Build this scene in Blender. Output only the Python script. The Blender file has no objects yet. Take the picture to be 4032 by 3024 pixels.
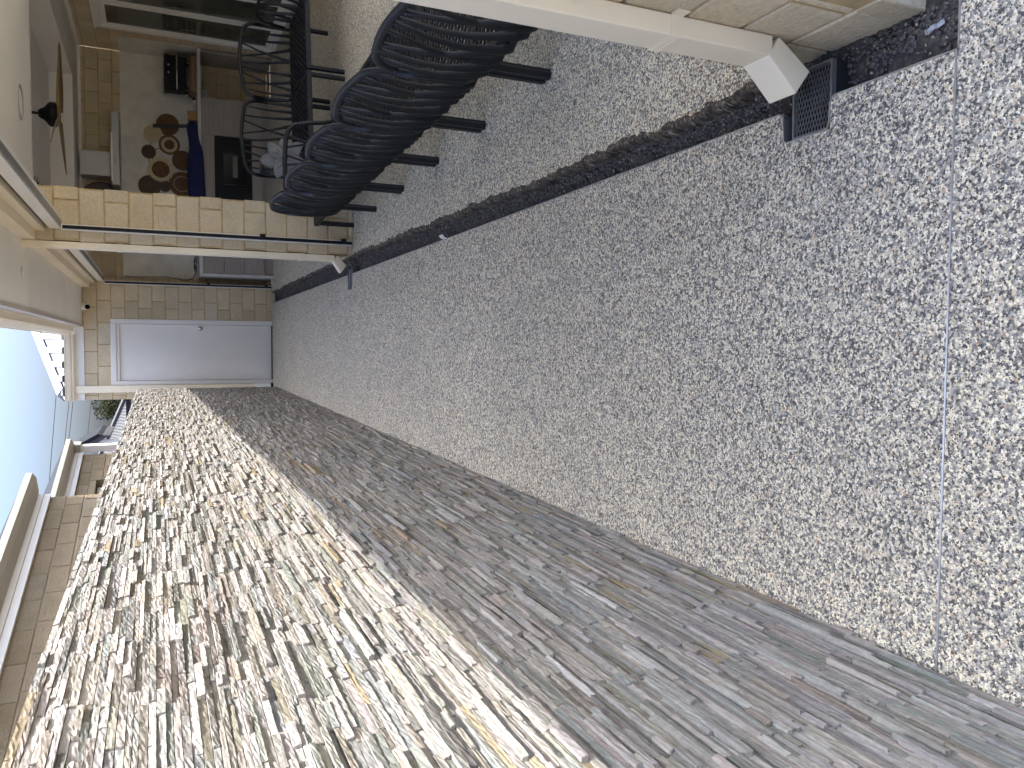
import bpy, bmesh, math, random
import numpy as np
from mathutils import Vector, Matrix, Euler

random.seed(7)
rng = np.random.default_rng(11)
SC = bpy.context.scene
COL = SC.collection

# ------------------------------------------------------------------ camera
YAW, PITCH, ROLL, FPX, CAMH = 0.05006381, 0.42204137, -0.01659235, 3113.0, 1.58
fw = Vector((-math.sin(YAW)*math.cos(PITCH), math.cos(YAW)*math.cos(PITCH), -math.sin(PITCH)))
rt = Vector((math.cos(YAW), math.sin(YAW), 0.0))
up = rt.cross(fw)
rt2 = math.cos(ROLL)*rt + math.sin(ROLL)*up
up2 = -math.sin(ROLL)*rt + math.cos(ROLL)*up
cam = bpy.data.cameras.new('camera')
cam.sensor_width = 36.0
cam.sensor_fit = 'HORIZONTAL'
cam.lens = FPX/4032.0*36.0
cam.clip_start = 0.05
cam.clip_end = 2000.0
camo = bpy.data.objects.new('camera', cam)
COL.objects.link(camo)
# the photograph was taken in portrait and is stored lying on its side
cx_, cy_, cz_ = -up2, rt2, -fw
camo.matrix_world = Matrix(((cx_.x, cy_.x, cz_.x, 0.0), (cx_.y, cy_.y, cz_.y, 0.0),
                            (cx_.z, cy_.z, cz_.z, CAMH), (0, 0, 0, 1)))
SC.camera = camo

# ------------------------------------------------------------------ light
SUNV = Vector((1.0, 0.35, 2.1)).normalized()
W = bpy.data.worlds.new('World')
SC.world = W
W.use_nodes = True
wn = W.node_tree.nodes
wl = W.node_tree.links
sky = wn.new('ShaderNodeTexSky')
sky.sky_type = 'NISHITA'
sky.sun_disc = False
sky.sun_elevation = math.asin(SUNV.z)
sky.sun_rotation = math.atan2(SUNV.x, SUNV.y)
sky.air_density = 1.0
sky.dust_density = 10.0
sky.ozone_density = 10.0
wn['Background'].inputs['Strength'].default_value = 0.15
wl.new(sky.outputs['Color'], wn['Background'].inputs['Color'])
sd = bpy.data.lights.new('sun', 'SUN')
sd.energy = 2.35
sd.angle = math.radians(0.5)
sd.color = (1.0, 0.96, 0.90)
so = bpy.data.objects.new('sun', sd)
so.rotation_euler = SUNV.to_track_quat('Z', 'Y').to_euler()
so.location = (6, -4, 12)
COL.objects.link(so)
SC.view_settings.view_transform = 'Standard'
SC.view_settings.look = 'None'
SC.view_settings.exposure = 2.22
SC.view_settings.gamma = 1.0
SC.view_settings.use_curve_mapping = False
SC.cycles.max_bounces = 10
SC.cycles.diffuse_bounces = 7

# ------------------------------------------------------------------ materials
def newmat(name):
    m = bpy.data.materials.new(name)
    m.use_nodes = True
    nt = m.node_tree
    return m, nt, nt.nodes['Principled BSDF']

def N(nt, kind, **kw):
    n = nt.nodes.new(kind)
    for k, v in kw.items():
        if hasattr(n, k):
            setattr(n, k, v)
        else:
            n.inputs[k].default_value = v
    return n

def coords(nt, scale=(1, 1, 1), randomise=True):
    tc = N(nt, 'ShaderNodeTexCoord')
    mp = N(nt, 'ShaderNodeMapping')
    mp.inputs['Scale'].default_value = scale
    if randomise:
        oi = N(nt, 'ShaderNodeObjectInfo')
        ad = N(nt, 'ShaderNodeVectorMath', operation='SCALE')
        cb = N(nt, 'ShaderNodeCombineXYZ')
        for i, f in enumerate((37.0, 91.0, 53.0)):
            mu = N(nt, 'ShaderNodeMath', operation='MULTIPLY')
            mu.inputs[1].default_value = f
            nt.links.new(oi.outputs['Random'], mu.inputs[0])
            nt.links.new(mu.outputs[0], cb.inputs[i])
        va = N(nt, 'ShaderNodeVectorMath', operation='ADD')
        nt.links.new(tc.outputs['Object'], va.inputs[0])
        nt.links.new(cb.outputs[0], va.inputs[1])
        nt.links.new(va.outputs[0], mp.inputs['Vector'])
    else:
        nt.links.new(tc.outputs['Object'], mp.inputs['Vector'])
    return mp.outputs['Vector']

def ramp(nt, fac, stops, interp='LINEAR'):
    r = N(nt, 'ShaderNodeValToRGB')
    r.color_ramp.interpolation = interp
    e = r.color_ramp.elements
    while len(e) < len(stops):
        e.new(0.5)
    for i, (p, c) in enumerate(stops):
        e[i].position = p
        e[i].color = (c[0], c[1], c[2], 1)
    nt.links.new(fac, r.inputs['Fac'])
    return r.outputs['Color']

def bump(nt, b, height, dist=0.002, strength=1.0):
    bn = N(nt, 'ShaderNodeBump')
    bn.inputs['Strength'].default_value = strength
    bn.inputs['Distance'].default_value = dist
    nt.links.new(height, bn.inputs['Height'])
    nt.links.new(bn.outputs['Normal'], b.inputs['Normal'])

def mixc(nt, fac, a, b, mode='MIX'):
    m = N(nt, 'ShaderNodeMix', data_type='RGBA', blend_type=mode)
    if isinstance(fac, float):
        m.inputs['Factor'].default_value = fac
    else:
        nt.links.new(fac, m.inputs['Factor'])
    for s, v in ((6, a), (7, b)):
        if isinstance(v, tuple):
            m.inputs[s].default_value = (v[0], v[1], v[2], 1)
        else:
            nt.links.new(v, m.inputs[s])
    return m.outputs[2]

def noise(nt, vec, scale, detail=4.0, rough=0.55):
    n = N(nt, 'ShaderNodeTexNoise')
    n.inputs['Scale'].default_value = scale
    n.inputs['Detail'].default_value = detail
    n.inputs['Roughness'].default_value = rough
    nt.links.new(vec, n.inputs['Vector'])
    return n.outputs['Fac']

def plain(name, col, rough=0.5, metal=0.0, var=0.06, nscale=3.0, bd=0.0, bscale=60.0, spec=0.5):
    """a painted or coated surface with faint unevenness"""
    m, nt, b = newmat(name)
    v = coords(nt)
    f = noise(nt, v, nscale, 5.0)
    lo = tuple(max(0.0, c*(1-var*1.6)) for c in col)
    hi = tuple(min(1.0, c*(1+var)) for c in col)
    c = ramp(nt, f, ((0.3, lo), (0.7, hi)))
    nt.links.new(c, b.inputs['Base Color'])
    f2 = noise(nt, v, nscale*4, 4.0)
    mr = N(nt, 'ShaderNodeMapRange')
    mr.inputs['To Min'].default_value = max(0.02, rough-0.07)
    mr.inputs['To Max'].default_value = min(1.0, rough+0.09)
    nt.links.new(f2, mr.inputs['Value'])
    nt.links.new(mr.outputs[0], b.inputs['Roughness'])
    b.inputs['Metallic'].default_value = metal
    b.inputs['Specular IOR Level'].default_value = spec
    if bd:
        bump(nt, b, noise(nt, v, bscale, 6.0, 0.65), bd)
    return m

def block_mat(name, c0, c1, pit=0.0035):
    """split cream limestone look block: pitted, slightly streaky"""
    m, nt, b = newmat(name)
    v = coords(nt)
    oi = N(nt, 'ShaderNodeObjectInfo')
    big = noise(nt, v, 4.0, 5.0)
    fine = noise(nt, v, 70.0, 5.0, 0.7)
    c = ramp(nt, big, ((0.3, c0), (0.72, c1)))
    c = mixc(nt, 0.5, c, ramp(nt, fine, ((0.3, (0.55, 0.55, 0.55)), (0.6, (1, 1, 1)))), 'MULTIPLY')
    tone = ramp(nt, oi.outputs['Random'], ((0.0, (0.86, 0.84, 0.80)), (0.5, (1.0, 0.98, 0.96)), (1.0, (0.92, 0.94, 0.96))))
    c = mixc(nt, 1.0, c, tone, 'MULTIPLY')
    v2 = coords(nt, (9, 9, 26))
    crease = noise(nt, v2, 2.6, 3.0, 0.6)
    vo = N(nt, 'ShaderNodeTexVoronoi', feature='F1')
    vo.inputs['Scale'].default_value = 95.0
    nt.links.new(v, vo.inputs['Vector'])
    pits = ramp(nt, vo.outputs['Distance'], ((0.08, (0, 0, 0)), (0.22, (1, 1, 1))))
    gate = ramp(nt, noise(nt, v, 30.0, 2.0), ((0.56, (1, 1, 1)), (0.62, (0, 0, 0))))
    pitm = mixc(nt, 1.0, pits, gate, 'LIGHTEN')
    c = mixc(nt, 0.45, c, pitm, 'MULTIPLY')
    nt.links.new(c, b.inputs['Base Color'])
    b.inputs['Roughness'].default_value = 0.92
    b.inputs['Specular IOR Level'].default_value = 0.2
    h = mixc(nt, 0.5, mixc(nt, 0.55, crease, fine), pitm, 'MULTIPLY')
    bump(nt, b, h, pit*1.6)
    return m

PALETTE = [(0.17, (0.054, 0.052, 0.048)), (0.34, (0.138, 0.132, 0.121)), (0.50, (0.250, 0.235, 0.203)),
           (0.66, (0.400, 0.365, 0.290)), (0.90, (0.560, 0.505, 0.375)), (0.975, (0.420, 0.345, 0.235)),
           (0.983, (0.360, 0.245, 0.160)), (1.0, (0.600, 0.560, 0.460))]

def aggregate_mat(name, sp=0.0067, tint=(1, 1, 1), gain=1.40):
    """resin bound pebble surface for the stretches where single pebbles no longer show"""
    m, nt, b = newmat(name)
    v = coords(nt, (1, 1, 1), False)
    vo = N(nt, 'ShaderNodeTexVoronoi', feature='F1', voronoi_dimensions='2D')
    vo.inputs['Scale'].default_value = 1.0/sp
    nt.links.new(v, vo.inputs['Vector'])
    sep = N(nt, 'ShaderNodeSeparateColor')
    nt.links.new(vo.outputs['Color'], sep.inputs[0])
    stops = [(0.0, PALETTE[0][1])]
    for i in range(1, len(PALETTE)):
        stops.append((PALETTE[i-1][0], PALETTE[i][1]))
    stops = [(p, tuple(min(.86, q*gain) for q in c)) for p, c in stops]
    c = ramp(nt, sep.outputs[0], stops, 'CONSTANT')
    gap = ramp(nt, vo.outputs['Distance'], ((0.50, (1, 1, 1)), (0.80, (0.55, 0.55, 0.56))))
    c = mixc(nt, 1.0, c, gap, 'MULTIPLY')
    patch = ramp(nt, noise(nt, v, 1.6, 3.0), ((0.3, (0.90, 0.90, 0.91)), (0.7, (1.04, 1.03, 1.0))))
    c = mixc(nt, 1.0, c, patch, 'MULTIPLY')
    if tint != (1, 1, 1):
        c = mixc(nt, 1.0, c, tint, 'MULTIPLY')
    nt.links.new(c, b.inputs['Base Color'])
    b.inputs['Roughness'].default_value = 0.5
    inv = N(nt, 'ShaderNodeMath', operation='SUBTRACT')
    inv.inputs[0].default_value = 1.0
    nt.links.new(vo.outputs['Distance'], inv.inputs[1])
    bump(nt, b, inv.outputs[0], 0.004, 0.6)
    return m

def vcol_mat(name, rough=0.8, nsc=40.0, lo=0.62, hi=1.1, bd=0.004, bsc=55.0, spec=0.4, stretch=(1, 1, 1)):
    """colour carried per piece, with grain over it"""
    m, nt, b = newmat(name)
    at = N(nt, 'ShaderNodeAttribute', attribute_name='Col')
    v = coords(nt, stretch, False)
    f = noise(nt, v, nsc, 6.0, 0.65)
    g = ramp(nt, f, ((0.28, (lo, lo, lo)), (0.7, (hi, hi, hi))))
    c = mixc(nt, 1.0, at.outputs['Color'], g, 'MULTIPLY')
    nt.links.new(c, b.inputs['Base Color'])
    b.inputs['Roughness'].default_value = rough
    b.inputs['Specular IOR Level'].default_value = spec
    if bd:
        bump(nt, b, noise(nt, v, bsc, 6.0, 0.7), bd)
    return m

def wood_mat(name, c0, c1, axis_scale=(2.0, 40.0, 60.0), rough=0.5):
    m, nt, b = newmat(name)
    v = coords(nt, axis_scale)
    f = noise(nt, v, 1.6, 6.0, 0.7)
    c = ramp(nt, f, ((0.3, c0), (0.5, tuple((a+d)/2 for a, d in zip(c0, c1))), (0.68, c1)))
    nt.links.new(c, b.inputs['Base Color'])
    b.inputs['Roughness'].default_value = rough
    bump(nt, b, f, 0.0006)
    return m

M = {}
M['path'] = aggregate_mat('resin_aggregate')
M['pebble'] = vcol_mat('pebble_colours', 0.46, 220.0, 0.8, 1.08, 0.0, 1.0, 0.5)
M['ledge'] = vcol_mat('split_quartzite', 0.72, 60.0, 0.74, 1.12, 0.0026, 75.0, 0.5)
M['ledge_core'] = plain('ledge_backing', (0.30, 0.285, 0.265), 0.95, 0, 0.2, 20, 0.003, 50)
M['block'] = block_mat('cream_block', (0.62, 0.515, 0.345), (0.75, 0.64, 0.455))
M['mortar'] = plain('ochre_mortar', (0.50, 0.37, 0.19), 0.95, 0, 0.15, 14, 0.002, 120)
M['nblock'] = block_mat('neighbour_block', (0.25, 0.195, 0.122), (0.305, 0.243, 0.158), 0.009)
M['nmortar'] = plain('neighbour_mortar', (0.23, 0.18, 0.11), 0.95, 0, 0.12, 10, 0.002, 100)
M['cream'] = plain('cream_metal', (0.78, 0.69, 0.53), 0.42, 0, 0.03, 2.0, 0.0003, 8)
M['creamd'] = plain('cream_pipe', (0.87, 0.77, 0.58), 0.40, 0, 0.04, 3.0, 0.0006, 9)
M['white'] = plain('white_coated', (0.82, 0.79, 0.73), 0.38, 0, 0.025, 2.0, 0.0002, 10)
M['offwhite'] = plain('offwhite_paint', (0.87, 0.835, 0.76), 0.6, 0, 0.03, 1.4)
M['ceiling'] = plain('ceiling_paint', (0.80, 0.76, 0.70), 0.85, 0, 0.03, 1.2)
M['door'] = plain('door_paint', (0.82, 0.785, 0.72), 0.36, 0, 0.025, 1.6, 0.0004, 30)
M['black'] = plain('black_coated', (0.009, 0.009, 0.011), 0.45, 0, 0.15, 5, 0, 60, 0.25)
M['resin'] = plain('anthracite_resin', (0.0125, 0.0135, 0.016), 0.50, 0, 0.12, 6, 0.0004, 160, 0.4)
M['alu'] = plain('aluminium_edge', (0.46, 0.47, 0.48), 0.42, 0.9, 0.08, 12, 0.0003, 30)
M['steel'] = plain('brushed_steel', (0.34, 0.34, 0.335), 0.42, 0.7, 0.04, 3)
M['galv'] = plain('grate_steel', (0.20, 0.20, 0.195), 0.55, 0.6, 0.15, 20)
M['chrome'] = plain('satin_chrome', (0.58, 0.57, 0.55), 0.2, 1.0, 0.05, 8)
M['pit'] = plain('dark_pit', (0.014, 0.013, 0.012), 0.95, 0, 0.2, 20)
M['roofw'] = plain('pale_roof_sheet', (0.30, 0.30, 0.295), 0.42, 0, 0.03, 1.5)
M['roofg'] = plain('grey_roof_sheet', (0.085, 0.083, 0.078), 0.7, 0, 0.05, 1.0, 0, 60, 0.15)
M['roofd'] = plain('dark_roof_trim', (0.016, 0.0165, 0.018), 0.7, 0, 0.08, 1.0, 0, 60, 0.15)
M['ngutter'] = plain('neighbour_gutter', (0.36, 0.325, 0.25), 0.5, 0, 0.03, 1.0)
M['veneer'] = wood_mat('grey_brown_veneer', (0.255, 0.220, 0.190), (0.42, 0.370, 0.325), (1.6, 30.0, 75.0))
M['stone_top'] = plain('pale_stone_top', (0.62, 0.60, 0.56), 0.3, 0, 0.05, 18)
M['splash'] = plain('splashback_panel', (0.70, 0.675, 0.60), 0.45, 0, 0.09, 5.0, 0.0004, 90)
M['navy'] = plain('navy_cloth', (0.007, 0.010, 0.075), 0.75, 0, 0.2, 12, 0.002, 90)
M['glass'] = plain('tinted_pane', (0.070, 0.073, 0.055), 0.05, 0, 0.25, 1.2)
M['oven'] = plain('black_glass', (0.006, 0.006, 0.007), 0.10, 0, 0.2, 2, 0, 60, 0.12)
M['fanwood'] = wood_mat('fan_blade_wood', (0.20, 0.125, 0.045), (0.34, 0.235, 0.10), (4, 50, 50))
M['boardwood'] = wood_mat('acacia_board', (0.12, 0.055, 0.025), (0.52, 0.36, 0.19), (1.2, 14, 26))
M['orangewood'] = wood_mat('honey_wood', (0.34, 0.17, 0.055), (0.45, 0.24, 0.085), (3, 25, 25))
M['wicker'] = wood_mat('brown_wicker', (0.10, 0.048, 0.020), (0.27, 0.15, 0.065), (45, 45, 45), 0.8)
M['wickerd'] = wood_mat('dark_wicker', (0.060, 0.038, 0.028), (0.16, 0.11, 0.08), (45, 45, 45), 0.8)
M['straw'] = wood_mat('pale_straw', (0.50, 0.40, 0.24), (0.68, 0.57, 0.38), (40, 40, 40), 0.8)
M['gloss_brown'] = wood_mat('polished_brown', (0.06, 0.022, 0.006), (0.20, 0.085, 0.022), (14, 14, 14), 0.6)
M['petal'] = plain('grey_petal', (0.20, 0.195, 0.185), 0.7, 0, 0.14, 14, 0.002, 50)
M['leaf'] = plain('dull_leaf', (0.045, 0.050, 0.042), 0.6, 0, 0.25, 18)
M['twig'] = plain('dark_twig', (0.020, 0.017, 0.014), 0.8, 0, 0.2, 20)
M['paper'] = plain('white_offcut', (0.62, 0.62, 0.62), 0.6, 0, 0.05, 20)
M['bark'] = plain('bark', (0.09, 0.065, 0.045), 0.9, 0, 0.3, 8, 0.01, 20)
M['stain'] = plain('worn_slab_edge', (0.33, 0.27, 0.20), 0.9, 0, 0.35, 16, 0.004, 90)

def soil_mat():
    m, nt, b = newmat('dark_trench_soil')
    v = coords(nt, (1, 1, 1), False)
    f = noise(nt, v, 18.0, 7.0, 0.7)
    c = ramp(nt, f, ((0.3, (0.018, 0.0165, 0.015)), (0.52, (0.050, 0.043, 0.037)), (0.75, (0.130, 0.112, 0.094))))
    nt.links.new(c, b.inputs['Base Color'])
    b.inputs['Roughness'].default_value = 0.95
    bump(nt, b, noise(nt, v, 120.0, 6.0, 0.7), 0.006)
    return m
M['soil'] = soil_mat()

def foliage_mat():
    m, nt, b = newmat('tree_leaves')
    at = N(nt, 'ShaderNodeAttribute', attribute_name='Col')
    nt.links.new(at.outputs['Color'], b.inputs['Base Color'])
    b.inputs['Roughness'].default_value = 0.8
    b.inputs['Specular IOR Level'].default_value = 0.08
    return m
M['foliage'] = foliage_mat()

# ------------------------------------------------------------------ mesh helpers
class MB:
    def __init__(s):
        s.v = []
        s.f = []
        s.c = None
    def add(s, vs, fs, col=None):
        o = len(s.v)
        s.v.extend([tuple(p) for p in vs])
        s.f.extend([tuple(i+o for i in q) for q in fs])
        if col is not None:
            if s.c is None:
                s.c = []
            s.c.extend([col]*len(vs))
    def box(s, x0, x1, y0, y1, z0, z1, mat=None):
        vs = [(x0, y0, z0), (x1, y0, z0), (x1, y1, z0), (x0, y1, z0), (x0, y0, z1), (x1, y0, z1), (x1, y1, z1), (x0, y1, z1)]
        if mat is not None:
            vs = [mat @ Vector(p) for p in vs]
        s.add(vs, [(3, 2, 1, 0), (4, 5, 6, 7), (0, 1, 5, 4), (1, 2, 6, 5), (2, 3, 7, 6), (3, 0, 4, 7)])
    def bar(s, a, b, w, h, upv=(0, 0, 1)):
        """a rectangular bar from a to b"""
        a = Vector(a); b = Vector(b)
        t = (b-a).normalized()
        sd_ = t.cross(Vector(upv))
        if sd_.length < 1e-5:
            sd_ = t.cross(Vector((1, 0, 0)))
        sd_.normalize()
        u = sd_.cross(t)
        vs = []
        for p in (a, b):
            for i, j in ((-1, -1), (1, -1), (1, 1), (-1, 1)):
                vs.append(p + sd_*i*w/2 + u*j*h/2)
        s.add(vs, [(3, 2, 1, 0), (4, 5, 6, 7), (0, 1, 5, 4), (1, 2, 6, 5), (2, 3, 7, 6), (3, 0, 4, 7)])
    def sweep(s, pts, ra, rb=None, side=None, n=8, cap=True):
        """an elliptical tube along pts; ra across 'side', rb the other way"""
        pts = [Vector(p) for p in pts]
        k = len(pts)
        ra = ra if isinstance(ra, (list, tuple)) else [ra]*k
        rb = ra if rb is None else (rb if isinstance(rb, (list, tuple)) else [rb]*k)
        vs = []
        prev = None
        for i, p in enumerate(pts):
            t = (pts[min(i+1, k-1)] - pts[max(i-1, 0)])
            if t.length < 1e-9:
                t = Vector((0, 0, 1))
            t.normalize()
            if side is not None:
                sd_ = Vector(side)
            elif prev is None:
                sd_ = Vector((0, 0, 1)) if abs(t.z) < 0.8 else Vector((1, 0, 0))
            else:
                sd_ = prev
            sd_ = sd_ - t*sd_.dot(t)
            if sd_.length < 1e-5:
                sd_ = t.orthogonal()
            sd_.normalize()
            prev = sd_
            o = t.cross(sd_)
            for j in range(n):
                a = 2*math.pi*j/n
                vs.append(p + sd_*math.cos(a)*ra[i] + o*math.sin(a)*rb[i])
        fs = []
        for i in range(k-1):
            for j in range(n):
                j2 = (j+1) % n
                fs.append((i*n+j, i*n+j2, (i+1)*n+j2, (i+1)*n+j))
        if cap:
            fs.append(tuple(reversed(range(n))))
            fs.append(tuple((k-1)*n+j for j in range(n)))
        s.add(vs, fs)
    def prism(s, poly, a, b):
        """poly: list of 3D points (planar); a,b offsets added at both ends"""
        a = Vector(a); b = Vector(b)
        n = len(poly)
        vs = [Vector(p)+a for p in poly] + [Vector(p)+b for p in poly]
        fs = [tuple(reversed(range(n))), tuple(range(n, 2*n))]
        for i in range(n):
            j = (i+1) % n
            fs.append((i, j, n+j, n+i))
        s.add(vs, fs)
    def lathe(s, prof, c=(0, 0, 0), n=24, axis='z', flip=1.0):
        """prof: (r, h) pairs from one end to the other"""
        vs = []
        for r, h in prof:
            for j in range(n):
                a = 2*math.pi*j/n
                x, y = r*math.cos(a), r*math.sin(a)
                if axis == 'z':
                    p = (c[0]+x, c[1]+y, c[2]+h*flip)
                elif axis == 'y':
                    p = (c[0]+x, c[1]+h*flip, c[2]+y)
                else:
                    p = (c[0]+h*flip, c[1]+x, c[2]+y)
                vs.append(p)
        fs = []
        for i in range(len(prof)-1):
            for j in range(n):
                j2 = (j+1) % n
                fs.append((i*n+j, i*n+j2, (i+1)*n+j2, (i+1)*n+j))
        fs.append(tuple(reversed(range(n))))
        fs.append(tuple((len(prof)-1)*n+j for j in range(n)))
        s.add(vs, fs)
    def mesh(s, name, m, smooth=False, fix=True):
        me = bpy.data.meshes.new(name)
        me.from_pydata(s.v, [], s.f)
        if s.c is not None:
            at = me.color_attributes.new('Col', 'FLOAT_COLOR', 'POINT')
            arr = np.ones((len(s.v), 4), dtype=np.float32)
            arr[:, :3] = np.array(s.c, dtype=np.float32)
            at.data.foreach_set('color', arr.ravel())
        if fix:
            bm = bmesh.new(); bm.from_mesh(me)
            bmesh.ops.recalc_face_normals(bm, faces=bm.faces)
            bm.to_mesh(me); bm.free()
        if smooth:
            me.shade_smooth()
        if m is not None:
            me.materials.append(m)
        return me
    def obj(s, name, m, parent=None, smooth=False, fix=True, loc=None):
        return link(name, s.mesh(name, m, smooth, fix), parent, loc)

def link(name, me, parent=None, loc=None, rz=0.0):
    o = bpy.data.objects.new(name, me)
    COL.objects.link(o)
    if parent is not None:
        o.parent = parent
    if loc is not None:
        o.location = loc
    if rz:
        o.rotation_euler = (0, 0, rz)
    return o

def tag(o, label=None, cat=None, group=None, kind=None):
    if label: o['label'] = label
    if cat: o['category'] = cat
    if group: o['group'] = group
    if kind: o['kind'] = kind
    return o

def thing(name, label, cat, loc=(0, 0, 0), rz=0.0, group=None):
    o = bpy.data.objects.new(name, None)
    o.empty_display_size = 0.1
    COL.objects.link(o)
    o.location = loc
    o.rotation_euler = (0, 0, rz)
    return tag(o, label, cat, group)

def bevel(o, w, seg=2):
    """round the edges of a small finished mesh in place"""
    bm = bmesh.new(); bm.from_mesh(o.data)
    bmesh.ops.bevel(bm, geom=list(bm.edges), offset=w, segments=seg, affect='EDGES', profile=0.6)
    bm.to_mesh(o.data); bm.free()
    return o

def kids(o):
    return [c for c in bpy.data.objects if c.parent is o]

def copy_tree(root, loc, rz, label=None, group=None, skip=()):
    r = root.copy(); COL.objects.link(r)
    r.location = loc; r.rotation_euler = (0, 0, rz)
    if label: r['label'] = label
    if group: r['group'] = group
    for ch in kids(root):
        if ch.name.split('.')[0] in skip:
            continue
        c = ch.copy(); COL.objects.link(c); c.parent = r
        for g in kids(ch):
            d = g.copy(); COL.objects.link(d); d.parent = c
    return r

def project(p):
    d = Vector(p) - Vector((0, 0, CAMH))
    z = d.dot(fw)
    if z <= 0.05:
        return None
    return (2016 - FPX*d.dot(up2)/z, 3024 - (1512 + FPX*d.dot(rt2)/z), z)

# ------------------------------------------------------------------ ground
def rects_mesh(rects, z, depth=0.0):
    mb = MB()
    for x0, x1, y0, y1 in rects:
        mb.add([(x0, y0, z), (x1, y0, z), (x1, y1, z), (x0, y1, z)], [(0, 1, 2, 3)])
    return mb

JY = 1.186
TX = 0.645
mb = rects_mesh([(-400, 400, -400, 600)], -0.16)
g = mb.obj('ground', plain('bare_ground', (0.16, 0.135, 0.10), 0.95, 0, 0.3, 0.6, 0.01, 8)); tag(g, kind='structure')

PATH = [(-9.0, 12.0, -16.0, JY), (-0.95, 0.510, JY, 12.238), (0.510, 0.563, JY, 6.95), (0.510, 0.563, 7.115, 12.238),
        (0.563, TX, JY, 1.537), (0.563, TX, 1.702, 6.95), (0.563, TX, 7.115, 12.238)]
mb = rects_mesh(PATH, 0.0)
o = mb.obj('path', M['path']); tag(o, kind='structure')

# patio slab under the alfresco, its edge along the trench ragged
EDGE = [(1.745, 0.755), (1.80, 0.742), (2.445, 0.742), (3.57, 0.745), (4.80, 0.765), (5.8, 0.78), (6.82, 0.795), (7.44, 0.80), (9.5, 0.80), (12.238, 0.80)]
def edge_x(y):
    for (a, xa), (b, xb) in zip(EDGE, EDGE[1:]):
        if y <= b:
            return xa + (xb-xa)*(y-a)/(b-a)
    return EDGE[-1][1]
random.seed(3)
mb = MB(); me_ = MB()
ys = np.arange(1.745, 12.238, 0.022)
ex = []
w1 = w2 = 0.0
for y in ys:
    w1 = 0.86*w1 + random.gauss(0, 0.0036)
    w2 = 0.55*w2 + random.gauss(0, 0.0016)
    ex.append(edge_x(y) + w1 + w2)
for i in range(len(ys)-1):
    mb.add([(ex[i], ys[i], 0.0), (5.2, ys[i], 0.0), (5.2, ys[i+1], 0.0), (ex[i+1], ys[i+1], 0.0)], [(0, 1, 2, 3)])
vs = []
for i in range(len(ys)):
    vs += [(ex[i]+.022+random.gauss(0, .004), ys[i], 0.0014), (ex[i]+.008+random.gauss(0, .003), ys[i]+random.gauss(0, .003), 0.0013), (ex[i]-.0015, ys[i], .0009),
           (ex[i]-.008+random.gauss(0, .002), ys[i], -.02), (ex[i]-.014, ys[i], -.08)]
fs = [(a*5+b, a*5+b+1, a*5+b+6, a*5+b+5) for a in range(len(ys)-1) for b in range(4)]
me_.add(vs, fs)
mb.add([(0.9, 12.238, 0), (4.17, 12.238, 0), (4.17, 12.65, 0), (0.9, 12.65, 0)], [(0, 1, 2, 3)])
M['patio'] = aggregate_mat('patio_aggregate', 0.0067, (1.0, 0.965, 0.91), 1.80)  # same gravel as the path, colour brightened to offset the roof's shade
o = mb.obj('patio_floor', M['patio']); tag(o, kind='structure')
PATIO_EX = (ys, np.array(ex))

def worn_mat():
    m, nt, b = newmat('worn_slab_edge')
    v = coords(nt, (1, 1, 1), False)
    vo = N(nt, 'ShaderNodeTexVoronoi', feature='F1', voronoi_dimensions='2D')
    vo.inputs['Scale'].default_value = 150.0
    nt.links.new(v, vo.inputs['Vector'])
    sep = N(nt, 'ShaderNodeSeparateColor')
    nt.links.new(vo.outputs['Color'], sep.inputs[0])
    c = ramp(nt, sep.outputs[0], ((0.0, (0.04, 0.034, 0.027)), (0.3, (0.09, 0.072, 0.052)), (0.6, (0.16, 0.128, 0.09)), (0.93, (0.36, 0.32, 0.25))), 'CONSTANT')
    f = ramp(nt, noise(nt, v, 22.0, 5.0, 0.7), ((0.35, (0.35, 0.32, 0.30)), (0.62, (1, 1, 1))))
    c = mixc(nt, 1.0, c, f, 'MULTIPLY')
    nt.links.new(c, b.inputs['Base Color'])
    b.inputs['Roughness'].default_value = 0.9
    bump(nt, b, noise(nt, v, 130.0, 5.0, 0.7), 0.004)
    return m
M['worn'] = worn_mat()
o = me_.obj('patio_edge', M['worn'], smooth=True); tag(o, kind='structure')

# the dark strip of soil between the path and the slab
random.seed(5)
nx = 9
yy = np.concatenate([np.arange(1.20, 4.0, 0.011), np.arange(4.0, 12.24, 0.03)])
H2 = rng.normal(0, 1, (len(yy), nx))
for k in range(2):
    H2 = 0.5*H2 + 0.25*np.roll(H2, 1, 0) + 0.25*np.roll(H2, 1, 1)
mb = MB()
vs = []
for i, y in enumerate(yy):
    xr = 0.80 if y < 1.745 else np.interp(y, ys, ex) + 0.02
    for j in range(nx):
        t = j/(nx-1)
        x = TX + 0.001 + (xr-TX)*t
        base = -0.070 if y < 1.76 else -0.068 + 0.050*max(0, t-.25)**1.2
        vs.append((x, y, base + 0.011*H2[i, j]))
fs = []
for i in range(len(yy)-1):
    for j in range(nx-1):
        a = i*nx+j
        fs.append((a, a+1, a+nx+1, a+nx))
mb.add(vs, fs)
# the strip turns the corner under the near pillar
for i in range(40):
    pass
mb.add([(0.80, 1.195, -0.07), (3.0, 1.195, -0.07), (3.0, 1.33, -0.07), (0.80, 1.33, -0.07)], [(0, 1, 2, 3)])
o = mb.obj('trench_soil', M['soil'], smooth=True); tag(o, kind='structure')

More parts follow.
